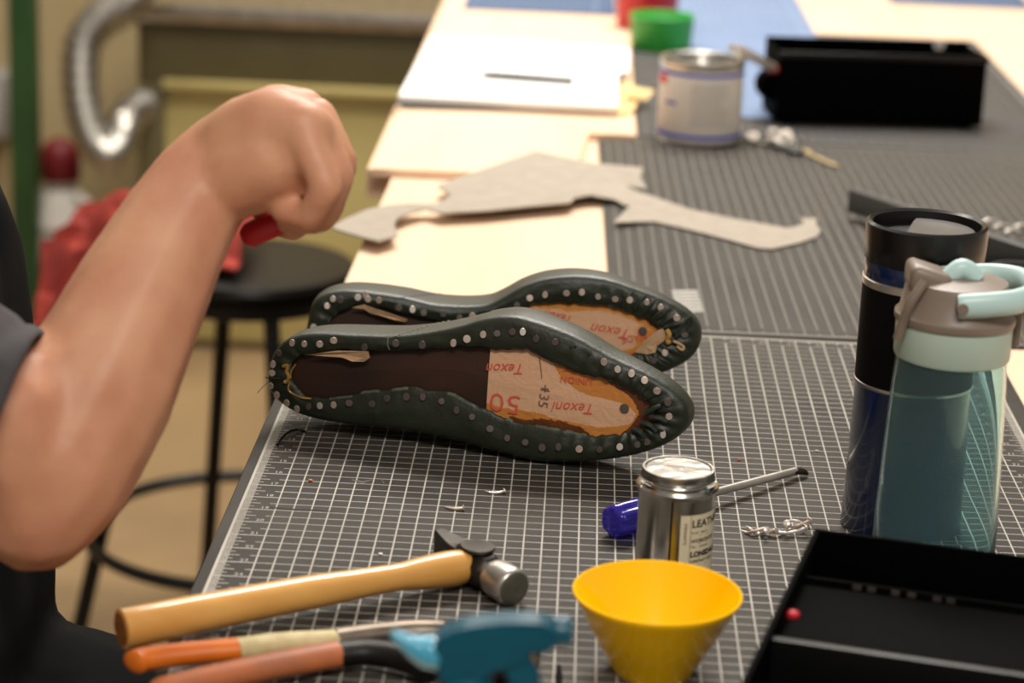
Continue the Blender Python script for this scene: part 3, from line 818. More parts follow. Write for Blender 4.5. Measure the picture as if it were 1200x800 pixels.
# ------------------------------------------------------------------ blue sprayer
def make_sprayer():
    p = ray(556, 765, 1.18)
    zt = p.z - T
    root = thing('spray_bottle', 'small spray bottle with bright blue trigger head at the near table edge', 'bottle', (p.x, p.y, T), .06)
    k = zt - .105
    bm = bmesh.new(); lathe(bm, [(0, 0), (.021, 0), (.0235, .003), (.0235, .055 + k), (.021, .064 + k), (.013, .074 + k), (.0115, .082 + k), (0, .082 + k)], 36); obj('bottle_body', bm, M['jug'], root)
    bm = bmesh.new(); lathe(bm, [(0, .078 + k), (.0135, .078 + k), (.0138, .080 + k), (.0138, .092 + k), (.0115, .094 + k), (0, .094 + k)], 24)
    obj('collar', bm, M['blue'], root, loc=(-.004, 0, 0))
    bm = bmesh.new()   # shroud profile extruded across
    prof = [(-.020, .114), (-.012, .119), (.000, .1225), (.014, .1245), (.028, .125), (.0355, .124), (.0395, .121), (.0395, .112), (.034, .1095), (.027, .1085), (.0265, .104), (.010, .0985), (.003, .092), (-.017, .092), (-.0185, .104)]
    prism(bm, [(x, zz + k) for x, zz in prof], -.0095, .0095, Matrix.Rotation(PI / 2, 4, 'X'))
    bmesh.ops.bevel(bm, geom=[e for e in bm.edges if len(e.link_faces) == 2 and e.calc_face_angle(0) > .3], offset=.0016, segments=2, affect='EDGES')
    obj('spray_head', bm, M['blue'], root)
    bm = bmesh.new(); lathe(bm, [(0, 0), (.0075, 0), (.0082, .002), (.0082, .008), (.0072, .010), (.002, .010), (.002, .008), (0, .008)], 20, Tr(.0375, 0, .1175 + k) @ Matrix.Rotation(PI / 2, 4, 'Y')); obj('nozzle', bm, M['blue'], root)
    bm = bmesh.new()
    prism(bm, [(x, zz + k) for x, zz in [(.012, .104), (.028, .107), (.0315, .100), (.034, .088), (.0375, .074), (.034, .070), (.026, .072), (.022, .084), (.017, .094)]], -.008, .008, Matrix.Rotation(PI / 2, 4, 'X'))
    bmesh.ops.bevel(bm, geom=[e for e in bm.edges if len(e.link_faces) == 2 and e.calc_face_angle(0) > .3], offset=.0012, segments=2, affect='EDGES')
    obj('trigger', bm, M['blue'], root)
    bm = bmesh.new(); tube(bm, smooth_path([(-.017, 0, .104 + k), (-.026, 0, .106 + k), (-.034, 0, .110 + k), (-.041, 0, .1145 + k)], 5), [.0085] * 5 + [.0075, .007, .0065, .006, .005, .0045, .004, .0035, .003, .0025, .002][:11], 16); o = obj('lock_tab', bm, M['lightblue'], root); o['label'] = 'pale translucent blue tail piece'
    return root
make_sprayer()

# ------------------------------------------------------------------ yellow bowl
p = at(765, 784)
root = thing('bowl', 'small yellow plastic bowl in front of the tin', 'bowl', p)
bm = bmesh.new()
lathe(bm, [(0, .0012), (.021, .0012), (.022, 0), (.0245, 0), (.026, .003), (.033, .016), (.0415, .031), (.0492, .0465), (.0514, .0500), (.0512, .0512), (.0500, .0512), (.0482, .0480), (.0400, .0325), (.0315, .0180), (.0235, .0055), (.019, .0035), (0, .0032)], 72)
obj('bowl_shell', bm, M['yellow'], root)

# ------------------------------------------------------------------ cement tin
p = at(788, 665)
root = thing('cement_tin', 'small shiny metal tin with cream label between shoe and yellow bowl', 'tin', p)
bm = bmesh.new(); lathe(bm, [(0, .001), (.0245, .001), (.0262, 0), (.0266, .0012), (.0258, .0022), (.0258, .0555), (.0262, .0575)], 64); obj('can_body', bm, M['tin'], root)
bm = bmesh.new(); lathe(bm, [(.0262, .0570), (.0278, .0590), (.0280, .0602), (.0272, .0612), (.0255, .0606), (.0246, .0615), (.0244, .0635), (.0250, .0645), (.0244, .0655)], 64); obj('shoulder_ring', bm, M['tin'], root)
bm = bmesh.new()
for i in range(1): lathe(bm, [(.0244, .0650), (.0250, .0655), (.0252, .0662), (.0246, .0672), (.0243, .0690), (.0246, .0712), (.0240, .0722), (.0225, .0722), (.0215, .0712), (.006, .0714), (.0, .0716)], 64)
obj('lid', bm, M['tinlid'], root)
av = math.atan2(CAM.y - p.y, CAM.x - p.x)               # direction toward the camera
R0 = .02595
def cyl(ang, z, r): return Vector((r * math.cos(ang), r * math.sin(ang), z))
la0, la1 = av + .14, av + 2.2
bm = bmesh.new(); n = 40; prev = None
for i in range(n + 1):
    a = la0 + (la1 - la0) * i / n
    row = [bm.verts.new(cyl(a, z, R0 + .0001)) for z in (.003, .047)]
    if prev: bm.faces.new((prev[0], row[0], row[1], prev[1]))
    prev = row
lb = obj('paper_label', bm, M['label'], root)
bm = bmesh.new()
def tin_text(body, size, start, z, bold=0.0):
    text_bm(bm, body, size, None, align='LEFT', bold=bold, warp=lambda c: cyl(la0 + start + c.x / R0, z + c.y, R0 + .00025))
tin_text('LEATHER', .0074, .30, .0405, .0002); tin_text('Small   batch', .0026, .30, .0345)
tin_text('WORKSHOPS', .0036, .30, .0285, .0001); tin_text('No.   cement', .0028, .30, .0245)
tin_text('LONSDALE', .0052, .30, .0190, .0003); tin_text('CONTACT GLUE', .0028, .30, .0140, .0001)
tin_text('fl oz   net', .0026, .34, .0070)
def patch(a0, a1, z0, z1):
    k = 6; pr = None
    for i in range(k + 1):
        a = la0 + a0 + (a1 - a0) * i / k; row = [bm.verts.new(cyl(a, z, R0 + .00025)) for z in (z0, z1)]
        if pr: bm.faces.new((pr[0], row[0], row[1], pr[1]))
        pr = row
for z in (.0095, .0120, .0040, .0065): patch(.05, .22, z, z + .0018)
for z in (.0320, .0265, .0165, .0110): patch(.29, 2.0, z, z + .0002)
patch(.27, .28, .003, .047)
text_bm(bm, 'FLAMMABLE', .0028, None, warp=lambda c: cyl(la0 + .14 - c.y / R0, .034 + c.x, R0 + .00025))
obj('label_print', bm, M['ink'], lb, smooth=False)
bm = bmesh.new(); a = av - .10
tube(bm, [cyl(a, .003, .0259), cyl(a, .056, .0259)], .0007, 6); obj('side_seam', bm, M['seam'], root)

# ------------------------------------------------------------------ screwdriver
a, b = at(716, 612, .0128), at(842, 577, .010); c = at(932, 552, .006)
root = thing('screwdriver', 'screwdriver with clear violet blue handle lying behind the tin', 'screwdriver', (a.x, a.y, T)); o0 = root.location
d = (b - a); d.z *= .4; d.normalize(); hl = .092
def fluted(bm, Mx, prof, n=48):
    vs = []; rings = []
    for r, z, fl in prof:
        rings.append([bm.verts.new(Mx @ Vector(((r - fl * (0.5 + .5 * math.cos(6 * 2 * PI * k / n)) ** 2) * math.cos(2 * PI * k / n), (r - fl * (0.5 + .5 * math.cos(6 * 2 * PI * k / n)) ** 2) * math.sin(2 * PI * k / n), z))) for k in range(n)])
    for r0, r1 in zip(rings, rings[1:]):
        for k in range(n): bm.faces.new((r0[k], r0[(k + 1) % n], r1[(k + 1) % n], r1[k]))
    bm.faces.new(rings[0][::-1]); bm.faces.new(rings[-1])
bm = bmesh.new(); Mx = axis_frame(a - o0, d)
fluted(bm, Mx, [(.0090, 0, .0006), (.0112, .0016, .0012), (.0122, .005, .0016), (.0124, .03, .0018), (.0120, .06, .0018), (.0100, .070, .0012), (.0080, .076, .0004), (.0086, .084, 0), (.0080, hl, 0)])
obj('grip', bm, M['driver'], root)
s0 = a + d * (hl - .012)
bm = bmesh.new(); sh = [s0 - o0, s0.lerp(c, .5) - o0, c - o0]
tube(bm, sh, [.0031, .0031, .0031], 16); obj('shaft', bm, M['polished'], root)
bm = bmesh.new(); dd = (c - s0).normalized()
tube(bm, [c - o0 - dd * .004, c + dd * .004 - o0 + Vector((0, 0, -.0003)), c + dd * .010 - o0 + Vector((.0005, -.001, -.0018)), c + dd * .0135 - o0 + Vector((.001, -.003, -.0034))], [.0032, .0036, .0030, .0016], 12, flat=.8); o = obj('bent_tip', bm, M['forged'], root); o['label'] = 'blackened bent blade tip'

# ------------------------------------------------------------------ loose tacks, bent nails, crumbs
def nail(label, pts, r, group, head=True, m=None, cat='nail', name='wire_nail'):
    base = Vector((sum(p.x for p in pts) / len(pts), sum(p.y for p in pts) / len(pts), T))
    root = thing(name, label, cat, base, 0, group)
    P = smooth_path([p - base for p in pts], 5); n = len(P)
    bm = bmesh.new(); tube(bm, P, [r * (.25 + .75 * min(1, 5 * i / n)) for i in range(n)], 8); obj('shank', bm, m or M['nailb'], root)
    if head:
        bm = bmesh.new(); lathe(bm, [(0, -.0003), (r * 2.3, -.0003), (r * 2.4, .0003), (r * 1.6, .0008), (0, .0009)], 12, axis_frame(P[-1], (P[-1] - P[-2]))); obj('head', bm, m or M['nailb'], root)
nail('loose bright tack lying in front of the nearer shoe, head to the right', [at(568, 575, .0008), at(575, 577, .0008), at(584, 577, .001), at(591, 575, .002)], .0009, 'loose tacks on the mat', name='loose_tack', cat='tack')
nail('loose tack lying just behind the hammer peen', [at(521, 594, .0008), at(532, 596, .001), at(543, 595, .002)], .0010, 'loose tacks on the mat', name='loose_tack', cat='tack', m=M['nail'])
tangle = [
 ('bent steel nail at the left tip of the small tangle beside the tray', [(868, 621, .0015), (876, 624, .0012), (884, 622, .004), (896, 619, .006), (903, 622, .004)]),
 ('curled steel nail forking up at the left of the small tangle', [(874, 616, .004), (880, 620, .004), (886, 625, .0015), (892, 624, .002), (899, 621, .007)]),
 ('short steel nail lying flat in the middle of the small tangle', [(890, 625, .0015), (899, 624, .0018), (910, 622, .0045)]),
 ('steel nail with thick bend in the middle of the small tangle', [(901, 621, .005), (910, 621, .0045), (918, 624, .0015), (923, 617, .006), (922, 613, .010)]),
 ('long steel nail running along the front right of the small tangle', [(905, 622, .0035), (920, 624, .003), (934, 622, .004), (944, 618, .006)]),
 ('steel nail arching over the top right of the small tangle', [(919, 615, .010), (926, 610, .009), (936, 611, .008), (943, 616, .0045)]),
 ('twisted steel nail at the right end of the small tangle', [(926, 618, .004), (934, 616, .007), (942, 613, .008), (949, 610, .009)]),
 ('steel nail crossing under the right of the small tangle', [(922, 621, .0015), (931, 618, .002), (940, 614, .003), (950, 612, .004)]),
]
for lb_, P in tangle: nail(lb_, [at(*q) for q in P], .0011, 'tangle of bent nails beside the black tray', m=random.choice((M['nailb'], M['nail'])))
def crumb(name, label, px, r, m):
    p = at(*px); bm = bmesh.new(); bmesh.ops.create_icosphere(bm, subdivisions=2, radius=r)
    for v in bm.verts: v.co = Vector((v.co.x * 1.2, v.co.y * .8, v.co.z * .6 + r * .6)) * (1 + .2 * noise.noise(v.co * 700))
    tag(obj(name, bm, m, loc=p), label, 'debris')
crumb('plastic_crumb', 'tiny red crumb on the mat above the screwdriver shaft', (866, 540), .0013, M['redplastic'])
crumb('wood_crumb', 'tiny orange wood crumb on the mat left of the shoes', (364, 564), .0016, M['orange'])
crumb('paper_crumb', 'tiny white crumb on the mat left of the hammer head', (446, 650), .0014, M['paper'])
crumb('paper_crumb', 'tiny white crumb on the mat beside the travel mug', (957, 529), .0012, M['paper'])
bm = bmesh.new(); tube(bm, smooth_path([at(325, 521, .001), at(329, 514, .002), at(338, 506, .003), at(349, 503, .002), at(358, 506, .001)], 6), .0011, 8)
tag(obj('thread_snip', bm, M['blackmetal']), 'short curved black thread on the mat under the nearer heel', 'thread')
bm = bmesh.new(); q = at(655, 797, .001)
tube(bm, [q, at(655, 778, .010)], [.0026, .0012], 10)
tag(obj('awl_tip', bm, M['blackmetal']), 'dark pointed tool tip at the bottom edge beside the blue sprayer', 'awl')

# ------------------------------------------------------------------ travel mug
def upright(px, z=0): return at(*px)
p = at(1055, 616)
root = thing('travel_mug', 'navy blue travel mug with black grip and black lid', 'mug', p); root.scale = (1, 1, 1.03)
r = .0405
bm = bmesh.new(); lathe(bm, [(0, .002), (.0395, .002), (r + .0012, 0), (r + .0022, .002), (r, .104), (r + .0006, .1052)], 64); obj('navy_body', bm, M['navy'], root)
bm = bmesh.new(); lathe(bm, [(r + .0004, .1050), (r + .0012, .1056), (r + .0012, .1072), (r + .0004, .1078)], 64); obj('lower_ring', bm, M['steel'], root)
bm = bmesh.new(); lathe(bm, [(r, .1076), (r + .0008, .1080), (r + .0008, .1735), (r, .1740)], 64); obj('rubber_grip', bm, M['grip'], root)
bm = bmesh.new(); lathe(bm, [(r - .0004, .1738), (r + .0012, .1744), (r + .0012, .1790), (r, .1796)], 64); obj('steel_band', bm, M['polished'], root)
bm = bmesh.new(); lathe(bm, [(r, .1794), (r + .0003, .1800), (r + .0003, .1905), (r, .1912)], 64); obj('navy_band', bm, M['navy'], root)
bm = bmesh.new(); lathe(bm, [(r - .0002, .1908), (r + .0006, .1916), (r + .0012, .2020), (r + .0016, .2120), (r + .0014, .2165), (r - .0006, .2180), (r - .0030, .2165), (r - .0045, .2080), (0, .2075)], 64); obj('lid', bm, M['muglid'], root)
bm = bmesh.new()   # raised half-moon shutter on the lid
pl = [(.034 * math.cos(a), .034 * math.sin(a)) for a in [(-2.7 + 3.9 * k / 24) for k in range(25)]]
prism(bm, pl, .2074, .2125, Rz(.5)); bmesh.ops.bevel(bm, geom=[e for e in bm.edges if len(e.link_faces) == 2 and e.calc_face_angle(0) > .6], offset=.0012, segments=2, affect='EDGES')
obj('drink_shutter', bm, M['mugshutter'], root)
bm = bmesh.new(); prism(bm, [(-.026, -.002), (-.010, -.0025), (-.010, .0025), (-.026, .002)], .2074, .2092, Rz(.2)); obj('sip_opening', bm, M['ink'], root)

# ------------------------------------------------------------------ water bottle
p = at(1091, 668)
root = thing('water_bottle', 'translucent teal water bottle with mint lid in front of the mug', 'bottle', p); root.scale = (1, 1, 1.065)
prof = [(.0, .002), (.030, .002), (.0395, .0005), (.0415, .004), (.0418, .012), (.0412, .040), (.0400, .075), (.0388, .105), (.0378, .125), (.0368, .138), (.0362, .146), (.0345, .149)]
inner = [(x - .0022, z + .001) for x, z in prof[4:]][::-1] + [(.036, .008), (0, .007)]
bm = bmesh.new(); lathe(bm, prof + inner, 64); obj('clear_body', bm, M['teal'], root)
bm = bmesh.new(); lathe(bm, [(.0340, .1425), (.0376, .1440), (.0384, .1460), (.0384, .1660), (.0380, .1672), (.0300, .1672), (.0300, .1430)], 64); obj('lid_collar', bm, M['mint'], root)
bm = bmesh.new(); lathe(bm, [(.0300, .1660), (.0394, .1668), (.0400, .1690), (.0398, .1715), (.0370, .1740), (.0345, .1880), (.0325, .1925), (.020, .1945), (0, .1950)], 64)
obj('lid_cap', bm, M['taupe'], root)
vr = Vector((RT.x, RT.y, 0)).normalized(); vf = Vector((-RT.y, RT.x, 0))    # bottle faces right in the picture
ang = math.atan2(vr.y, vr.x)
Mb = Rz(ang)
bm = bmesh.new()   # spout housing hump on the left of the cap
for v in box(bm, (-.034, -.016, .186), (-.006, .016, .2035), .005, 3): pass
for v in bm.verts:
    if v.co.z > .196 and v.co.x > -.016: v.co.z -= .005
bmesh.ops.transform(bm, matrix=Mb, verts=bm.verts); obj('spout_cover', bm, M['taupe'], root)
bm = bmesh.new(); tube(bm, [Mb @ Vector(q) for q in smooth_path([(-.008, 0, .192), (.000, 0, .1995), (.006, 0, .1985), (.012, 0, .1935)], 5)], .0065, 14); obj('push_button', bm, M['minthandle'], root)
bm = bmesh.new()   # carry loop: flat band, open in the middle, front side toward the viewer
loop = smooth_path([(-.006, -.036, .1845), (.012, -.037, .1865), (.032, -.033, .1885), (.045, -.019, .190), (.048, 0, .1905), (.045, .019, .190), (.032, .033, .1885), (.012, .037, .1865), (-.006, .036, .1845)], 6)
tube(bm, [Mb @ q for q in loop], [.0052] + [.0058] * (len(loop) - 2) + [.0052], 14, flat=1.35, up=(0, 0, 1)); obj('carry_loop', bm, M['minthandle'], root)
bm = bmesh.new(); lathe(bm, [(0, -.0435), (.0036, -.0435), (.0036, -.030), (0, -.030)], 16, Mb @ Tr(-.004, 0, .1846) @ Matrix.Rotation(-PI / 2, 4, 'X')); obj('loop_pivot', bm, M['taupe'], root)
bm = bmesh.new(); tube(bm, [Mb @ Vector(q) for q in smooth_path([(-.026, -.022, .196), (-.034, -.024, .184), (-.0375, -.020, .170), (-.0395, -.018, .158)], 5)], .0035, 10); obj('side_rib', bm, M['taupe'], root)
bm = bmesh.new(); box(bm, (.0365, -.007, .1515), (.0440, .007, .1790), .003, 2, Mb); o = obj('latch', bm, M['taupe'], root); o['label'] = 'pale taupe closing latch'

# ------------------------------------------------------------------ near black tray
def open_tray(root, lx, ly, h, m, rim, th=.004):
    for nm, lo, hi in (('tray_floor', (0, 0, 0), (lx, ly, .003)), ('tray_wall', (0, 0, .003), (lx, th, h)), ('tray_wall', (0, ly - th, .003), (lx, ly, h)), ('tray_wall', (0, th, .003), (th, ly - th, h)), ('tray_wall', (lx - th, th, .003), (lx, ly - th, h))):
        bm = bmesh.new(); box(bm, lo, hi, .0012, 2); obj(nm, bm, m, root)
hT = .066
cA, cB = at(955, 618, hT), at(1200, 651, hT)
ex = (cB - cA); ex.z = 0; ex.normalize(); az = math.atan2(ex.y, ex.x)
ey = Vector((-ex.y, ex.x, 0)); LY = .34; LX = .30
org = Vector((cA.x, cA.y, T)) - ey * LY
root = thing('tool_tray', 'black open tool tray with red button in the near right corner', 'tray', org, az)
open_tray(root, LX, LY, hT, M['blackplastic'], M['blackedge'])
inv = root.matrix_basis.inverted()
def wallat(py, name, dz, th, m):
    q = inv @ at(935, py, dz)
    bm = bmesh.new(); box(bm, (.004, q.y - th, .003), (LX - .004, q.y, dz), .001, 2); return q.y, obj(name, bm, m, root)
y1, _ = wallat(672, 'divider', .058, .003, M['blackplastic'])
y2, _ = wallat(748, 'divider', .062, .006, M['blackedge'])
bm = bmesh.new(); q = inv @ at(928, 718, .030); box(bm, (.004, y2, .003), (LX - .004, y1 - .003, .054), .001, 2); obj('ledge', bm, M['blackplastic'], root)
bm = bmesh.new(); q = inv @ at(929, 718, .056); lathe(bm, [(0, .0538), (.0042, .0538), (.0042, .0560), (.0030, .0572), (0, .0575)], 20, Tr(q.x, q.y, 0)); o = obj('red_button', bm, M['redplastic'], root)
bm = bmesh.new(); q0 = inv @ at(890, 748, .02); box(bm, (-.005, q0.y - .008, .012), (.001, q0.y + .008, .026), .0015, 2); obj('side_catch', bm, M['blackplastic'], root)
for px in (1008, 1025, 1053, 1072, 1102, 1118):
    q = inv @ at(px, 676 + (px - 1008) * .11, .058); bm = bmesh.new(); box(bm, (q.x - .0025, y1 - .0036, .054), (q.x + .0025, y1 - .0026, .0570)); obj('slot', bm, M['toolgrey'], root, smooth=False)

# ------------------------------------------------------------------ white can with tool
p = at(818, 163)
root = thing('paint_can', 'white labelled metal can with blue stripes on the middle mat edge', 'can', p + Vector((0, 0, .0002)))
R = .0525
bm = bmesh.new(); lathe(bm, [(0, .002), (R - .003, .002), (R - .001, 0), (R + .0012, .0008), (R + .0012, .0030), (R, .0042), (R, .0975), (R + .0012, .0990), (R + .0016, .1015), (R + .0008, .1045), (R - .003, .1055), (R - .006, .1040), (R - .0075, .0985), (R - .016, .0985), (R - .018, .1010), (R - .020, .0985), (R - .022, .0900), (0, .0900)], 64)
obj('can_body', bm, M['steel'], root)
bm = bmesh.new(); lathe(bm, [(R + .0003, .0050), (R + .0006, .0055), (R + .0006, .0945), (R + .0003, .0950)], 64); lb = obj('can_label', bm, M['canlabel'], root)
for z0, z1 in ((.0870, .0915), (.0090, .0138)):
    bm = bmesh.new(); lathe(bm, [(R + .0006, z0), (R + .0010, z0 + .0003), (R + .0010, z1 - .0003), (R + .0006, z1)], 64); obj('blue_stripe', bm, M['stripe'], lb)
ac = math.atan2(CAM.y - p.y, CAM.x - p.x)
def canp(a, z): return Vector(((R + .0010) * math.cos(ac + a), (R + .0010) * math.sin(ac + a), z))
bm = bmesh.new()
def cpatch(a0, a1, z0, z1):
    pr = None
    for i in range(9):
        a = a0 + (a1 - a0) * i / 8; row = [bm.verts.new(canp(a, z)) for z in (z0, z1)]
        if pr: bm.faces.new((pr[0], row[0], row[1], pr[1]))
        pr = row
cpatch(-1.4, -.95, .074, .086); obj('red_mark', bm, M['redink'], lb)
bm = bmesh.new()
rr = random.Random(4)
for k in range(13):
    cpatch(-.22, .75 - rr.uniform(0, .25), .026 + k * .0042, .0275 + k * .0042)
obj('printed_lines', bm, mat('pale_print', (186, 178, 168), .6), lb)
bm = bmesh.new(); cpatch(-.95, -.6, .050, .054); obj('blue_mark', bm, M['stripe'], lb)
a, b = ray(868, 61, 2.99), ray(903, 80, 3.08)
root = thing('pry_tool', 'short metal tool with red tip bridging white can and black box', 'tool', a); d = (b - a)
bm = bmesh.new(); box(bm, (-.009, -.02, -.003), (.009, d.length, .006), .0015, 2, d.to_track_quat('Y', 'Z').to_matrix().to_4x4()); obj('metal_bar', bm, M['nailb'], root)
bm = bmesh.new(); box(bm, (-.007, d.length - .002, -.004), (.007, d.length + .014, .006), .003, 2, d.to_track_quat('Y', 'Z').to_matrix().to_4x4()); obj('red_tip', bm, M['redplastic'], root)

# ------------------------------------------------------------------ far black box
hB = .098
cA, cB = at(908, 147), at(1150, 153)
ex = cB - cA; LX = ex.length; ex.normalize(); az = math.atan2(ex.y, ex.x); LY = .105
root = thing('black_box', 'long open black plastic box on the far mat behind the keys', 'box', cA, az)
th = .004
for nm, lo, hi in (('box_floor', (0, 0, .006), (LX, LY, .010)), ('front_wall', (0, 0, .006), (LX, th, hB)), ('end_wall', (0, th, .010), (th, LY - th, hB)), ('end_wall', (LX - th, th, .010), (LX, LY - th, hB))):
    bm = bmesh.new(); box(bm, lo, hi, .0012, 2); obj(nm, bm, M['blackplastic'], root)
bm = bmesh.new()   # back wall with a notch near its right end
zz = hB + .004
prism(bm, [(0, .010), (LX, .010), (LX, zz), (LX - .030, zz), (LX - .034, zz - .012), (LX - .046, zz - .012), (LX - .05, zz), (0, zz)], -LY, -LY + th, Matrix.Rotation(PI / 2, 4, 'X')); obj('back_wall', bm, M['blackplastic'], root, smooth=False)
bm = bmesh.new(); box(bm, (-.002, -.003, hB - .008), (LX + .002, .001, hB + .001), .0015, 2); obj('front_rim', bm, M['blackedge'], root)
for x in (.02, LX - .02):
    for y in (.02, LY - .02):
        bm = bmesh.new(); lathe(bm, [(0, 0), (.008, 0), (.009, .002), (.009, .006), (0, .006)], 16, Tr(x, y, 0)); obj('foot', bm, M['grip'], root)
bm = bmesh.new(); lathe(bm, [(0, -.016), (.018, -.016), (.021, -.010), (.021, .010), (.018, .016), (0, .016)], 28, Tr(-.003, .03, .050) @ Matrix.Rotation(PI / 2, 4, 'X') ); obj('end_knob', bm, M['blackplastic'], root)

# ------------------------------------------------------------------ keys
def key_tree(label, px, px2, zz, m):
    a, b = at(*px, zz), at(*px2, zz + .001); d = b - a; L = d.length
    root = thing('key', label, 'key', Vector((a.x, a.y, a.z)), math.atan2(d.y, d.x), 'bunch of keys by the white can')
    bm = bmesh.new(); n = 20
    lathe(bm, [(.0035, -.001), (.0110, -.001), (.0115, 0), (.0110, .001), (.0035, .001), (.0035, -.001)], n, Tr(.011, 0, 0)); obj('bow', bm, m, root)
    bm = bmesh.new(); pr = [(.020, -.0042), (L * .95, -.0042), (L, -.001), (L, .001)]
    k = 8
    for i in range(k + 1): pr.append((L - (L - .020) * i / k, .0042 - (.0016 if i % 2 else 0)))
    prism(bm, pr, -.001, .001); obj('blade', bm, m, root, smooth=False)
key_tree('long brass key pointing right out of the key bunch', (936, 175), (981, 194), .003, M['brass'])
key_tree('steel key at the left of the key bunch nearest the white can', (898, 168), (873, 158), .003, M['steel'])
key_tree('steel key tilted on top in the middle of the key bunch', (905, 166), (928, 154), .010, M['polished'])
key_tree('steel key under the ring in the key bunch', (912, 170), (938, 160), .006, M['steel'])
bm = bmesh.new(); c = at(917, 166, .010)
pts = [c + Vector((.016 * math.cos(a), .016 * math.sin(a), .003 * math.sin(2 * a))) for a in [2 * PI * k / 28 for k in range(29)]]
tube(bm, pts, .0016, 8); tag(obj('key_ring', bm, M['polished']), 'steel split ring holding the keys by the white can', 'key ring')
for px, lab, tl in (((882, 160), 'small steel ring added for a glint at the left of the key bunch', .5), ((906, 157), 'small steel ring added for a glint behind the key ring', .9), ((921, 158), 'small steel ring added for a glint at the right top of the key bunch', .7)):  # tilted rings added only to give the keys their sparkle
    c = at(*px, .010); bm = bmesh.new()
    lathe(bm, [(.0060 + .0022 * math.cos(a), .0022 * math.sin(a)) for a in [2 * PI * k / 10 for k in range(11)]], 24, Matrix.Rotation(tl, 4, 'X'))
    tag(obj('glint_ring', bm, M['nailb'], loc=c), lab, 'ring', 'added glint rings on the key bunch')
bm = bmesh.new(); tube(bm, smooth_path([at(905, 171, .004), at(920, 173, .005), at(933, 178, .006), at(940, 178, .004)], 5), .006, 10, flat=.5); tag(obj('key_fob', bm, M['blackrough']), 'dark strap fob lying among the keys', 'key fob')

# ------------------------------------------------------------------ dark bar and bits at right
a, b = at(994, 246, .010), at(1216, 322, .010); d = b - a; L = d.length
root = thing('steel_bar', 'dark grey steel bar lying at an angle behind the travel mug', 'bar', (a.x, a.y, T), math.atan2(d.y, d.x))
bm = bmesh.new(); box(bm, (0, -.002, .008), (L, .012, .034), .0015, 2); obj('bar_body', bm, M['blackrough'], root)
for x in (.06, L - .06):
    bm = bmesh.new(); box(bm, (x - .02, 0, 0), (x + .02, .012, .009), .001, 1); obj('rubber_foot', bm, M['grip'], root)
for i, (px, lab) in enumerate((((1170, 276), 'left of the bright shavings'), ((1183, 282), 'second of the bright shavings'), ((1194, 276), 'farthest right of the bright shavings'), ((1156, 270), 'nearest the mug'))):
    c = at(*px, .002) + Vector((0, .035, 0))
    bm = bmesh.new(); tube(bm, smooth_path([c, c + Vector((.008, .004, .003)), c + Vector((.014, -.003, .004)), c + Vector((.022, .002, .0))], 5), .0016, 8)
    tag(obj('steel_clip', bm, M['polished']), ('bright bent steel clip behind the dark bar, ' + lab), 'clip', 'bright clips behind the dark bar')
c = at(1192, 352)
root = thing('tape_roll', 'black tape roll behind the water bottle lid at the right edge', 'tape roll', c)
bm = bmesh.new(); lathe(bm, [(.030, 0), (.050, 0), (.052, .002), (.052, .030), (.050, .032), (.030, .032), (.030, 0)], 48); obj('tape_winding', bm, M['blackplastic'], root)
bm = bmesh.new(); lathe(bm, [(.0275, .0005), (.0300, .0005), (.0300, .0325), (.0275, .0325), (.0275, .0005)], 48); obj('core', bm, M['blackrough'], root)

# ------------------------------------------------------------------ leather scrap
scr = [(388,266),(405,257),(430,246),(452,241),(475,239),(497,239),(514,239),(528,229),(512,218),(546,205),(628,177),(660,184),(700,192),(754,197),(750,207),(758,222),(732,218),(754,227),(784,237),(810,246),(862,257),(897,263),(923,268),(942,263),(938,256),(957,256),(956,263),(962,270),(957,278),(936,285),(905,292),(888,291),(853,281),(810,270),(767,260),(719,261),(734,246),(738,242),(730,240),(720,234),(692,229),(674,232),(668,238),(620,242),(572,247),(516,250),(500,245),(480,250),(466,256),(462,262),(466,276),(444,283),(420,277),(396,270)]
bm = bmesh.new(); q = at(640, 225, .008)
def scrap_z(x, y): return .0088 if x < 702 or y < 212 else max(.0012, .0088 - (x - 702) / 40 * .0076)
lo = []; hi = []
for x, y in scr:
    zz = scrap_z(x, y); p_ = at(x, y, zz + .001)
    lo.append(bm.verts.new((p_.x - q.x, p_.y - q.y, zz))); hi.append(bm.verts.new((p_.x - q.x, p_.y - q.y, zz + .0018)))
f0 = bm.faces.new(lo[::-1]); f1 = bm.faces.new(hi); f0.normal_update(); f1.normal_update()
for k in range(len(scr)): k2 = (k + 1) % len(scr); bm.faces.new((lo[k], lo[k2], hi[k2], hi[k]))
bmesh.ops.triangulate(bm, faces=[f0, f1])
tag(obj('leather_scrap', bm, M['felt'], smooth=False, loc=(q.x, q.y, T)), 'grey leather offcut with cut-away curves lying across board and mat', 'leather scrap')

# ------------------------------------------------------------------ notebook and papers
zN = zb
def sheet(root, name, px, z0, z1, m):
    bm = bmesh.new(); P = [at(x, y, z1) for x, y in px]; o0 = root.location
    prism(bm, [(p_.x - o0.x, p_.y - o0.y) for p_ in P], z0 + T - o0.z, z1 + T - o0.z); return obj(name, bm, m, root, smooth=False)
c = at(600, 90, zb)
root = thing('paper_folder', 'cream paper folder with curled flaps under the white notebook', 'folder', c)
sheet(root, 'folder_sheet', [(545, 123), (560, 90), (742, 96), (746, 124), (736, 133), (720, 131), (640, 126)], zb, zb + .004, M['pagecream'])
bm = bmesh.new(); P = [at(733, 112, .02), at(742, 101, .024), at(767, 106, .020), at(757, 117, .012), at(738, 120, .010)]
vs = [bm.verts.new(p_ - c) for p_ in P]; v2 = [bm.verts.new(p_ - c - Vector((0, 0, .0008))) for p_ in P]
bm.faces.new(vs); bm.faces.new(v2[::-1])
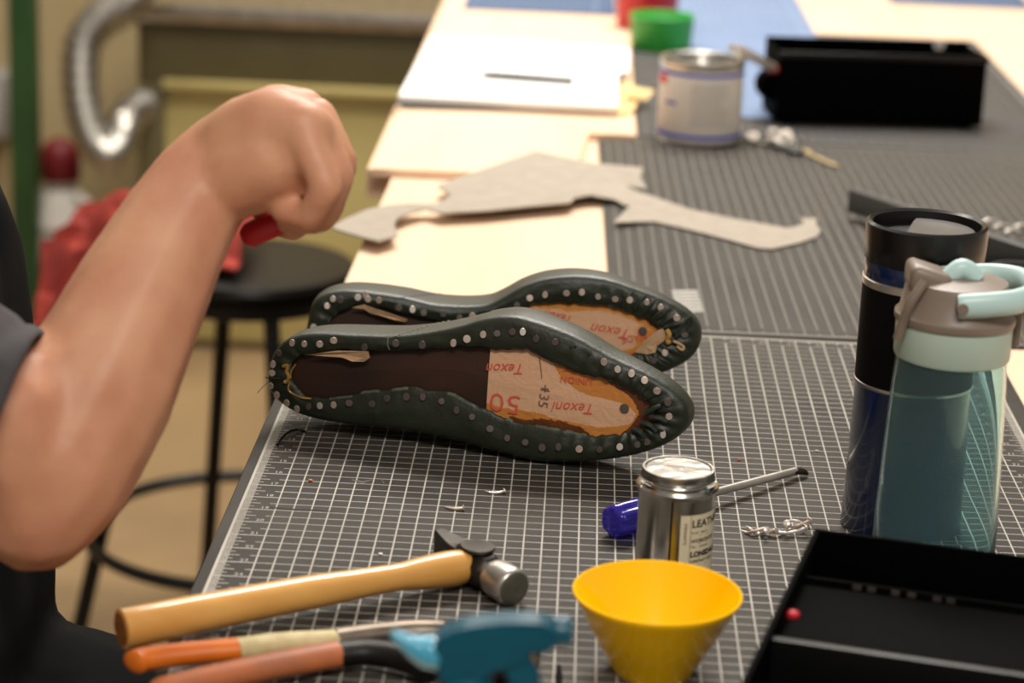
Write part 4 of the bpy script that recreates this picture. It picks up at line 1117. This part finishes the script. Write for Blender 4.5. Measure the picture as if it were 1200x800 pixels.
for k in range(5): bm.faces.new((vs[k], v2[k], v2[(k + 1) % 5], vs[(k + 1) % 5]))
obj('curled_flap', bm, M['pagecream'], root, smooth=False)
root = thing('notebook', 'open white notebook with dark cover edge lying on the plywood board', 'notebook', c + Vector((0, 0, .0045)))
sheet(root, 'cover', [(464, 122), (505, 44), (735, 58), (722, 126), (600, 126)], zb + .0045, zb + .006, M['blackrough'])
o = sheet(root, 'page_block', [(467, 112), (505, 43), (738, 57), (737, 84), (724, 84), (724, 124), (640, 120), (560, 116)], zb + .006, zb + .015, M['paper'])
rr = random.Random(3)
for k, (px, py) in enumerate([(512, 62), (560, 65), (603, 68), (645, 68), (694, 72)]):
    bm = bmesh.new(); p_ = at(px, py, zb + .0152) - root.location
    ring_ = [p_ + Vector((.012 * math.cos(a), .020 * math.sin(a) * rr.uniform(.7, 1), 0)) for a in [2 * PI * q / 12 for q in range(12)]]
    bm.faces.new([bm.verts.new(v) for v in ring_])
    obj('pencil_sketch', bm, mat('faint_pencil', (226, 214, 204), .7), o, smooth=False)
a, b = at(562, 87, zb + .0195), at(672, 95, zb + .0195)
root = thing('pen', 'black pen lying on the white notebook', 'pen', a); d = b - a
bm = bmesh.new(); tube(bm, [d * 0.0, d * .04, d * .12, d * .7], [.0008, .0028, .0045, .0045], 14); obj('barrel', bm, M['blackplastic'], root)
bm = bmesh.new(); tube(bm, [d * .68, d * .98, d], [.0048, .0046, .003], 14); obj('cap', bm, M['blackmetal'], root)

# ------------------------------------------------------------------ plastic tubs at the back
p = at(774, 57)
root = thing('green_tub', 'green plastic tub standing behind the white can', 'tub', p)
bm = bmesh.new(); lathe(bm, [(0, .002), (.043, .002), (.045, 0), (.047, .003), (.050, .050), (.0515, .0530), (.050, .054), (.048, .052), (.045, .006), (0, .005)], 48); obj('tub_shell', bm, M['greenplastic'], root)
p = at(757, 30)
root = thing('red_tub', 'red plastic tub standing behind the green tub', 'tub', p)
bm = bmesh.new(); lathe(bm, [(0, .002), (.044, .002), (.047, 0), (.049, .003), (.053, .064), (.0545, .067), (.053, .068), (.051, .066), (.047, .006), (0, .005)], 48); obj('tub_shell', bm, M['redplastic'], root)

# ------------------------------------------------------------------ stools
def make_stool(label, c, group):
    root = thing('bar_stool', label, 'stool', (c.x, c.y, 0), 0, group)
    h = c.z
    bm = bmesh.new(); lathe(bm, [(0, h - .030), (.150, h - .030), (.164, h - .024), (.168, h - .012), (.164, h - .003), (.150, h), (.08, h + .002), (0, h + .002)], 64); obj('seat', bm, M['vinyl'], root)
    bm = bmesh.new(); lathe(bm, [(.135, h - .032), (.160, h - .032), (.160, h - .052), (.156, h - .054), (.135, h - .054)], 64); obj('seat_ring', bm, M['blackmetal'], root)
    pts = []; zr = .22; rr_ = .235
    for k in range(4):
        a = math.radians(112 + 90 * k)
        p0 = Vector((.145 * math.cos(a), .145 * math.sin(a), h - .045)); p2 = Vector((.285 * math.cos(a), .285 * math.sin(a), .006))
        bm = bmesh.new(); tube(bm, [p0, p0.lerp(p2, .5), p2], .0125, 14); lg = obj('leg', bm, M['blackmetal'], root)
        bm = bmesh.new(); lathe(bm, [(0, 0), (.015, 0), (.016, .004), (.014, .025), (0, .025)], 16, Tr(p2.x, p2.y, 0)); obj('rubber_foot', bm, M['grip'], lg)
    bm = bmesh.new()
    rq = .145 + (.285 - .145) * (h - .045 - zr) / (h - .051) + .016
    tube(bm, [Vector((rq * math.cos(2 * PI * k / 64), rq * math.sin(2 * PI * k / 64), zr)) for k in range(65)], .0105, 10, close=False); obj('foot_ring', bm, M['blackmetal'], root)
    return root
sc = ray(291, 306, 3.7)
make_stool('round black stool standing left of the bench beyond the arm', sc, 'black shop stools')
st2 = make_stool('round black stool the person sits on', Vector((-.33, -.10, .655)), 'black shop stools')
# red cloth heaped on the stool seat, hanging off its left side
bm = bmesh.new(); NX, NY = 44, 20; grid = []
for i in range(NX + 1):
    row = []
    for j in range(NY + 1):
        u = i / NX; v = j / NY - .5
        x = .0 - .315 * u; y = v * .30 + .02
        fold = .030 * math.sin(v * 19 + u * 5) + .016 * math.sin(v * 41 - u * 9)
        zt = .034 + .034 * noise.noise(Vector((u * 5, v * 5, 2))) + fold * (.5 + .5 * u)
        z = sc.z + zt
        if x < -.155: z -= ((-.155 - x) / .205) ** 1.5 * .10
        if v < -.28: z = max(sc.z + .004 if x > -.16 else -9, z - ((-.28 - v) / .22) ** 1.4 * .11)
        row.append(bm.verts.new((sc.x + x, sc.y + y + .02 * math.sin(u * 9), z + .012)))
    grid.append(row)
for i in range(NX):
    for j in range(NY): bm.faces.new((grid[i][j], grid[i + 1][j], grid[i + 1][j + 1], grid[i][j + 1]))
o = obj('red_cloth', bm, M['redcloth']); tag(o, 'crumpled red cloth heaped over the stool seat behind the forearm', 'cloth')
sd = o.modifiers.new('thickness', 'SOLIDIFY'); sd.thickness = .006; sd.offset = -1

# ------------------------------------------------------------------ machine, duct, post, jug, box at the back
def wpt(px, py, dist): return ray(px, py, dist)
D = 5.45
yB = ray(340, 300, D).y
def xz(px, py, dist=D): q = ray(px, py, dist); return q.x, q.z
xL = xz(166, 200)[0]; xP = xz(195, 200)[0]; xR = 1.2
z_top = xz(340, 6)[1]; z_sil = xz(340, 18)[1]; z_pan = xz(340, 95)[1]
root = thing('workshop_machine', 'olive metal machine cabinet with tan panel behind the bench', 'machine', ((xL + xR) / 2, yB + .35, 0)); ox, oy = root.location.x, root.location.y
bm = bmesh.new(); box(bm, (xP - ox, yB + .02 - oy, .02), (xR - ox, yB + .04 - oy, z_pan), .004); o = obj('lower_panel', bm, M['olive_panel'], root); o['label'] = 'tan sheet metal lower panel'
bm = bmesh.new(); box(bm, (xL - ox, yB - oy, z_pan), (xR - ox, yB + .62 - oy, z_sil), .006); obj('upper_body', bm, M['olive'], root)
bm = bmesh.new(); box(bm, (xL - ox, yB - oy, 0), (xP - ox, yB + .10 - oy, z_pan), .004); obj('corner_post', bm, M['olive'], root)
bm = bmesh.new(); box(bm, (xL - ox, yB + .54 - oy, 0), (xP - ox, yB + .62 - oy, z_pan), .004); obj('corner_post', bm, M['olive'], root)
bm = bmesh.new(); box(bm, (xR - .06 - ox, yB + .04 - oy, 0), (xR - ox, yB + .62 - oy, z_pan), .004); obj('side_panel', bm, M['olive'], root)
bm = bmesh.new(); box(bm, (xL - .02 - ox, yB - .03 - oy, z_sil), (xR + .02 - ox, yB + .63 - oy, z_sil + .04), .008); o = obj('steel_worktop', bm, M['steel'], root); o['label'] = 'bright steel top edge'
bm = bmesh.new(); box(bm, (xP - ox, yB - .012 - oy, z_pan - .008), (xR - ox, yB + .03 - oy, z_pan + .012), .003); obj('panel_lip', bm, M['olive_panel'], root)
# corrugated duct: rings of alternating radius along a hooked path
path = smooth_path([ray(x, y, d) for x, y, d in ((185, -70, 5.2), (170, -35, 5.2), (152, 2, 5.2), (120, 22, 5.2), (98, 50, 5.2), (94, 95, 5.2), (100, 140, 5.2), (112, 170, 5.2), (128, 182, 5.2), (140, 168, 5.22), (147, 145, 5.24), (156, 130, 5.30), (166, 124, 5.36))], 22)
bm = bmesh.new(); tube(bm, path, [(.041 - .00003 * i) + (.006 if i % 8 < 4 else 0) for i in range(len(path))], 20, close=False)
tag(obj('flexible_duct', bm, M['galv']), 'shiny corrugated metal duct hooked beside the olive machine', 'duct')
bm = bmesh.new(); q = ray(31, 200, 5.6); box(bm, (q.x - .030, q.y - .03, 0), (q.x + .030, q.y + .03, 3.4), .004); struct(obj('trim_1', bm, M['green_paint'], smooth=False))
q = ray(82, 325, 5.75)
root = thing('white_jug', 'white plastic jug with red cap on the floor near green post', 'jug', (q.x, q.y, 0))
hz = ray(82, 212, 5.75).z; 
bm = bmesh.new(); box(bm, (-.075, -.075, 0), (.075, .075, hz - .06), .025, 3); obj('jug_body', bm, M['jug'], root)
bm = bmesh.new(); lathe(bm, [(.085, hz - .085), (.060, hz - .02), (.036, hz), (.034, hz + .02), (0, hz + .02)], 32, Tr(-.02, 0, 0)); obj('shoulder', bm, M['jug'], root)
bm = bmesh.new(); tube(bm, smooth_path([(.015, -.02, hz - .015), (.055, -.05, hz - .03), (.085, -.06, hz - .10), (.080, -.06, hz - .20), (.066, -.05, hz - .24)], 6), .013, 12); obj('jug_handle', bm, M['jug'], root)
bm = bmesh.new(); lathe(bm, [(0, hz + .018), (.045, hz + .018), (.048, hz + .024), (.048, hz + .075), (.040, hz + .10), (.020, hz + .115), (0, hz + .118)], 32, Tr(-.02, 0, 0)); obj('red_cap', bm, mat('dark_red_cap', (112, 20, 28), .5), root)
q0, q1 = ray(-40, 160, 6.1), ray(13, 85, 6.1)
root = thing('wall_box', 'grey electrical box on the back wall left of the green post', 'electrical box', ((q0.x + q1.x) / 2, 4.47, q0.z))
wd, hh = (q1.x - q0.x), q1.z - q0.z
bm = bmesh.new(); box(bm, (-wd / 2, -.16, 0), (wd / 2, 0, hh), .006); obj('box_body', bm, M['greybox'], root)
bm = bmesh.new(); box(bm, (-wd / 2 + .02, -.166, hh * .15), (wd / 2 - .02, -.158, hh * .85), .003); obj('box_door', bm, M['jug'], root)

# ------------------------------------------------------------------ person
root = thing('person', 'seated person in black apron and charcoal T-shirt raising a bare right fist beside the bench', 'person', (-.33, -.08, 0))
RP = lambda x, y, d: ray(x, y, d) - root.location
V = lambda x, y, z: Vector((x, y, z)) - root.location
elbow = RP(42, 594, 1.45)
sh_r = V(-.325, -.265, 1.28); sh_l = V(-.375, .125, 1.315)
fore = [(elbow, .041), (RP(68, 545, 1.455), .049), (RP(116, 450, 1.47), .0500), (RP(166, 345, 1.49), .0435), (RP(205, 268, 1.505), .0375), (RP(238, 215, 1.515), .0335), (RP(262, 188, 1.52), .0315)]
crook = [(RP(64, 468, 1.460), .045), (RP(20, 505, 1.445), .046)]
upper = [(elbow, .041), (RP(26, 545, 1.445), .045), (RP(2, 492, 1.437), .0475), (RP(-85, 455, 1.43), .050), (sh_r, .056)]
W_ = fore[-1][0]
hand = [
 [(W_, .0305), (RP(292, 165, 1.505), .030), (RP(322, 146, 1.49), .0255), (RP(355, 152, 1.478), .0200)],
 [(W_, .0300), (RP(300, 160, 1.53), .029), (RP(326, 137, 1.535), .0225), (RP(345, 135, 1.540), .0190)],
 [(RP(285, 205, 1.50), .028), (RP(320, 190, 1.49), .026), (RP(355, 175, 1.49), .021)],
]
def finger(a, b, c, d, r): return [(RP(*a), r * 1.25), (RP(*b), r * 1.08), (RP(*c), r), (RP(*d), r * .86)]
fingers = [
 finger((360, 166, 1.470), (383, 221, 1.466), (362, 256, 1.478), (332, 250, 1.490), .0098),
 finger((371, 150, 1.492), (396, 207, 1.486), (376, 255, 1.496), (338, 260, 1.506), .0108),
 finger((371, 136, 1.516), (400, 191, 1.512), (384, 246, 1.520), (342, 258, 1.528), .0108),
 finger((358, 124, 1.540), (391, 170, 1.538), (376, 228, 1.544), (334, 246, 1.550), .0102),
 [(RP(285, 190, 1.545), .017), (RP(306, 228, 1.555), .0135), (RP(322, 256, 1.552), .0118), (RP(344, 266, 1.540), .0102)],
]
head_c = V(-.315, -.07, 1.53)
neck = [[(V(-.375, -.07, 1.33), .058), (V(-.335, -.07, 1.45), .054)]]
head = [[(head_c + Vector((-.02, 0, .03)), .088), (head_c + Vector((.015, 0, .02)), .080)], [(head_c + Vector((.03, 0, -.03)), .062), (head_c + Vector((.045, 0, -.065)), .040)],
        [(head_c + Vector((.088, 0, .015)), .010), (head_c + Vector((.106, 0, -.012)), .013)], [(head_c + Vector((.082, -.018, -.045)), .010), (head_c + Vector((.086, 0, -.043)), .011), (head_c + Vector((.082, .018, -.045)), .010)],
        [(head_c + Vector((.0, -.082, .0)), .014), (head_c + Vector((-.008, -.088, .018)), .013)], [(head_c + Vector((.0, .082, .0)), .014), (head_c + Vector((-.008, .088, .018)), .013)],
        [(head_c + Vector((.080, -.03, .030)), .010), (head_c + Vector((.082, .03, .030)), .010)]]
elbow_l = V(-.42, .19, 1.06); wr_l = V(-.285, .055, .985)
arm_l = [[(sh_l, .056), (elbow_l, .045)], [(elbow_l, .045), (elbow_l.lerp(wr_l, .35), .046), (wr_l, .030)], [(wr_l, .030), (V(-0.26, .04, .98), .028), (V(-0.235, .03, .975), .022)]]
for k in range(4): arm_l.append([(V(-0.235, .05 - .018 * k, .98), .011), (V(-0.21, .048 - .018 * k, .976), .0100), (V(-0.196, .046 - .018 * k, .958), .0092), (V(-0.202, .044 - .018 * k, .938), .0085)])
arm_l.append([(V(-0.265, .022, .978), .014), (V(-0.235, -.012, .972), .0115), (V(-0.215, -.016, .958), .0100)])
chest = [[(V(-.375, -.07, 1.28), .08), (V(-.36, -.07, 1.0), .085)], [(sh_r, .05), (V(-.37, -.07, 1.31), .065), (sh_l, .05)]]
body = blob('body', [fore, upper, crook] + hand + fingers + neck + head + arm_l + chest, M['skin'], .0036, 7, root)
# shirt: torso and left sleeve in one surface, right sleeve with an open cuff
tor = []
for y in (-.16, -.07, .02):
    tor.append([(V(-.345, y, .78), .112), (V(-.35, y, .98), .108), (V(-.36, y, 1.12), .108), (V(-.370, y, 1.22), .096), (V(-.375, y, 1.31), .062)])
tor.append([(V(-.345, -.25, 1.295), .066), (V(-.375, .12, 1.31), .068)])
tor.append([(sh_l, .068), (sh_l.lerp(elbow_l, .62), .060)])
blob('t_shirt', tor, M['shirt'], .008, 6, root)
cuff_c = RP(9, 508, 1.434); cuff_n = (RP(80, 506, 1.44) - RP(-10, 476, 1.437)).normalized()
bm = bmesh.new(); rings = []; K = 28
ax = smooth_path([sh_r + Vector((-.01, .02, -.005)), RP(-85, 458, 1.43), cuff_c], 6)
for i, c in enumerate(ax):
    t = i / (len(ax) - 1)
    nn = (ax[min(i + 1, len(ax) - 1)] - ax[max(i - 1, 0)]).normalized().lerp(cuff_n, t ** 2).normalized()
    sx = nn.cross(FW).normalized(); sy = nn.cross(sx)
    r = .070 + (.0655 - .070) * t
    rings.append([bm.verts.new(c + (sx * math.cos(2 * PI * k / K) + sy * math.sin(2 * PI * k / K)) * (r + .0018 * math.sin(k * 1.3 + i))) for k in range(K)])
for a, b in zip(rings, rings[1:]):
    for k in range(K): bm.faces.new((a[k], a[(k + 1) % K], b[(k + 1) % K], b[k]))
o = obj('shirt_sleeve', bm, M['shirt'], root); sd = o.modifiers.new('cloth', 'SOLIDIFY'); sd.thickness = .003
# apron: bib over the chest and lap over both thighs
ap = []
for y in (-.15, -.07, .01):
    ap.append([(V(-.29, y, .80), .118), (V(-.285, y, .92), .120), (V(-.30, y, 1.02), .116), (V(-.292, y, 1.10), .114), (V(-.292, y, 1.16), .108), (V(-.335, y, 1.24), .085)])
for y0, y1 in ((-.15, -.15), (.01, .0)):
    ap.append([(V(-.33, y0, .80), .105), (V(-.16, y1, .800), .088), (V(.02, y1, .765), .076), (V(.10, y1, .735), .068)])
for t in (.1, .35, .6, .85):
    ap.append([(V(-.25 + .34 * t, -.15, .806 - .07 * t), .088), (V(-.25 + .34 * t, .0, .806 - .07 * t), .088)])
blob('apron', ap, M['apron'], .008, 5, root)
tr = []
for y in (-.15, .0):
    tr.append([(V(-.33, y, .775), .108), (V(.10, y, .725), .066)]); tr.append([(V(.10, y, .725), .066), (V(.06, y, .42), .058), (V(.03, y, .10), .052)])
blob('trousers', tr, M['apron'], .009, 5, root)
for y in (-.15, .0):
    blob('boot', [[(V(.03, y, .12), .052), (V(.03, y, .045), .045), (V(.14, y, .036), .037), (V(.18, y, .032), .032)]], M['grip'], .007, 4, root)
blob('hair', [[(head_c + Vector((-.035, 0, .045)), .088), (head_c + Vector((.010, 0, .062)), .076)], [(head_c + Vector((-.05, 0, -.01)), .078), (head_c + Vector((-.05, 0, -.04)), .062)]], M['hair'], .006, 3, root)
for sg in (-1, 1):
    bm = bmesh.new(); bmesh.ops.create_uvsphere(bm, u_segments=16, v_segments=10, radius=.0105, matrix=Matrix.Translation(head_c + Vector((.0790, .030 * sg, .012)))); ey_ = obj('eye', bm, M['eye'], root)
    bm = bmesh.new(); bmesh.ops.create_uvsphere(bm, u_segments=12, v_segments=8, radius=.0052, matrix=Matrix.Translation(head_c + Vector((.0862, .030 * sg, .011)))); obj('iris', bm, M['hair'], ey_)
# red tool end gripped in the fist
a, b = ray(292, 276, 1.535), ray(344, 252, 1.535)
root = thing('red_tool', 'red tool handle end gripped under the raised fist', 'tool', a)
bm = bmesh.new(); tube(bm, [(b - a) * -.15, (b - a) * 0, (b - a) * .5, (b - a)], [.005, .0085, .0085, .0075], 14); obj('red_grip', bm, M['redplastic'], root)
bm = bmesh.new(); tube(bm, [(b - a) * .95, (b - a) * 1.25], [.003, .003], 10); obj('shank', bm, M['steel'], root)
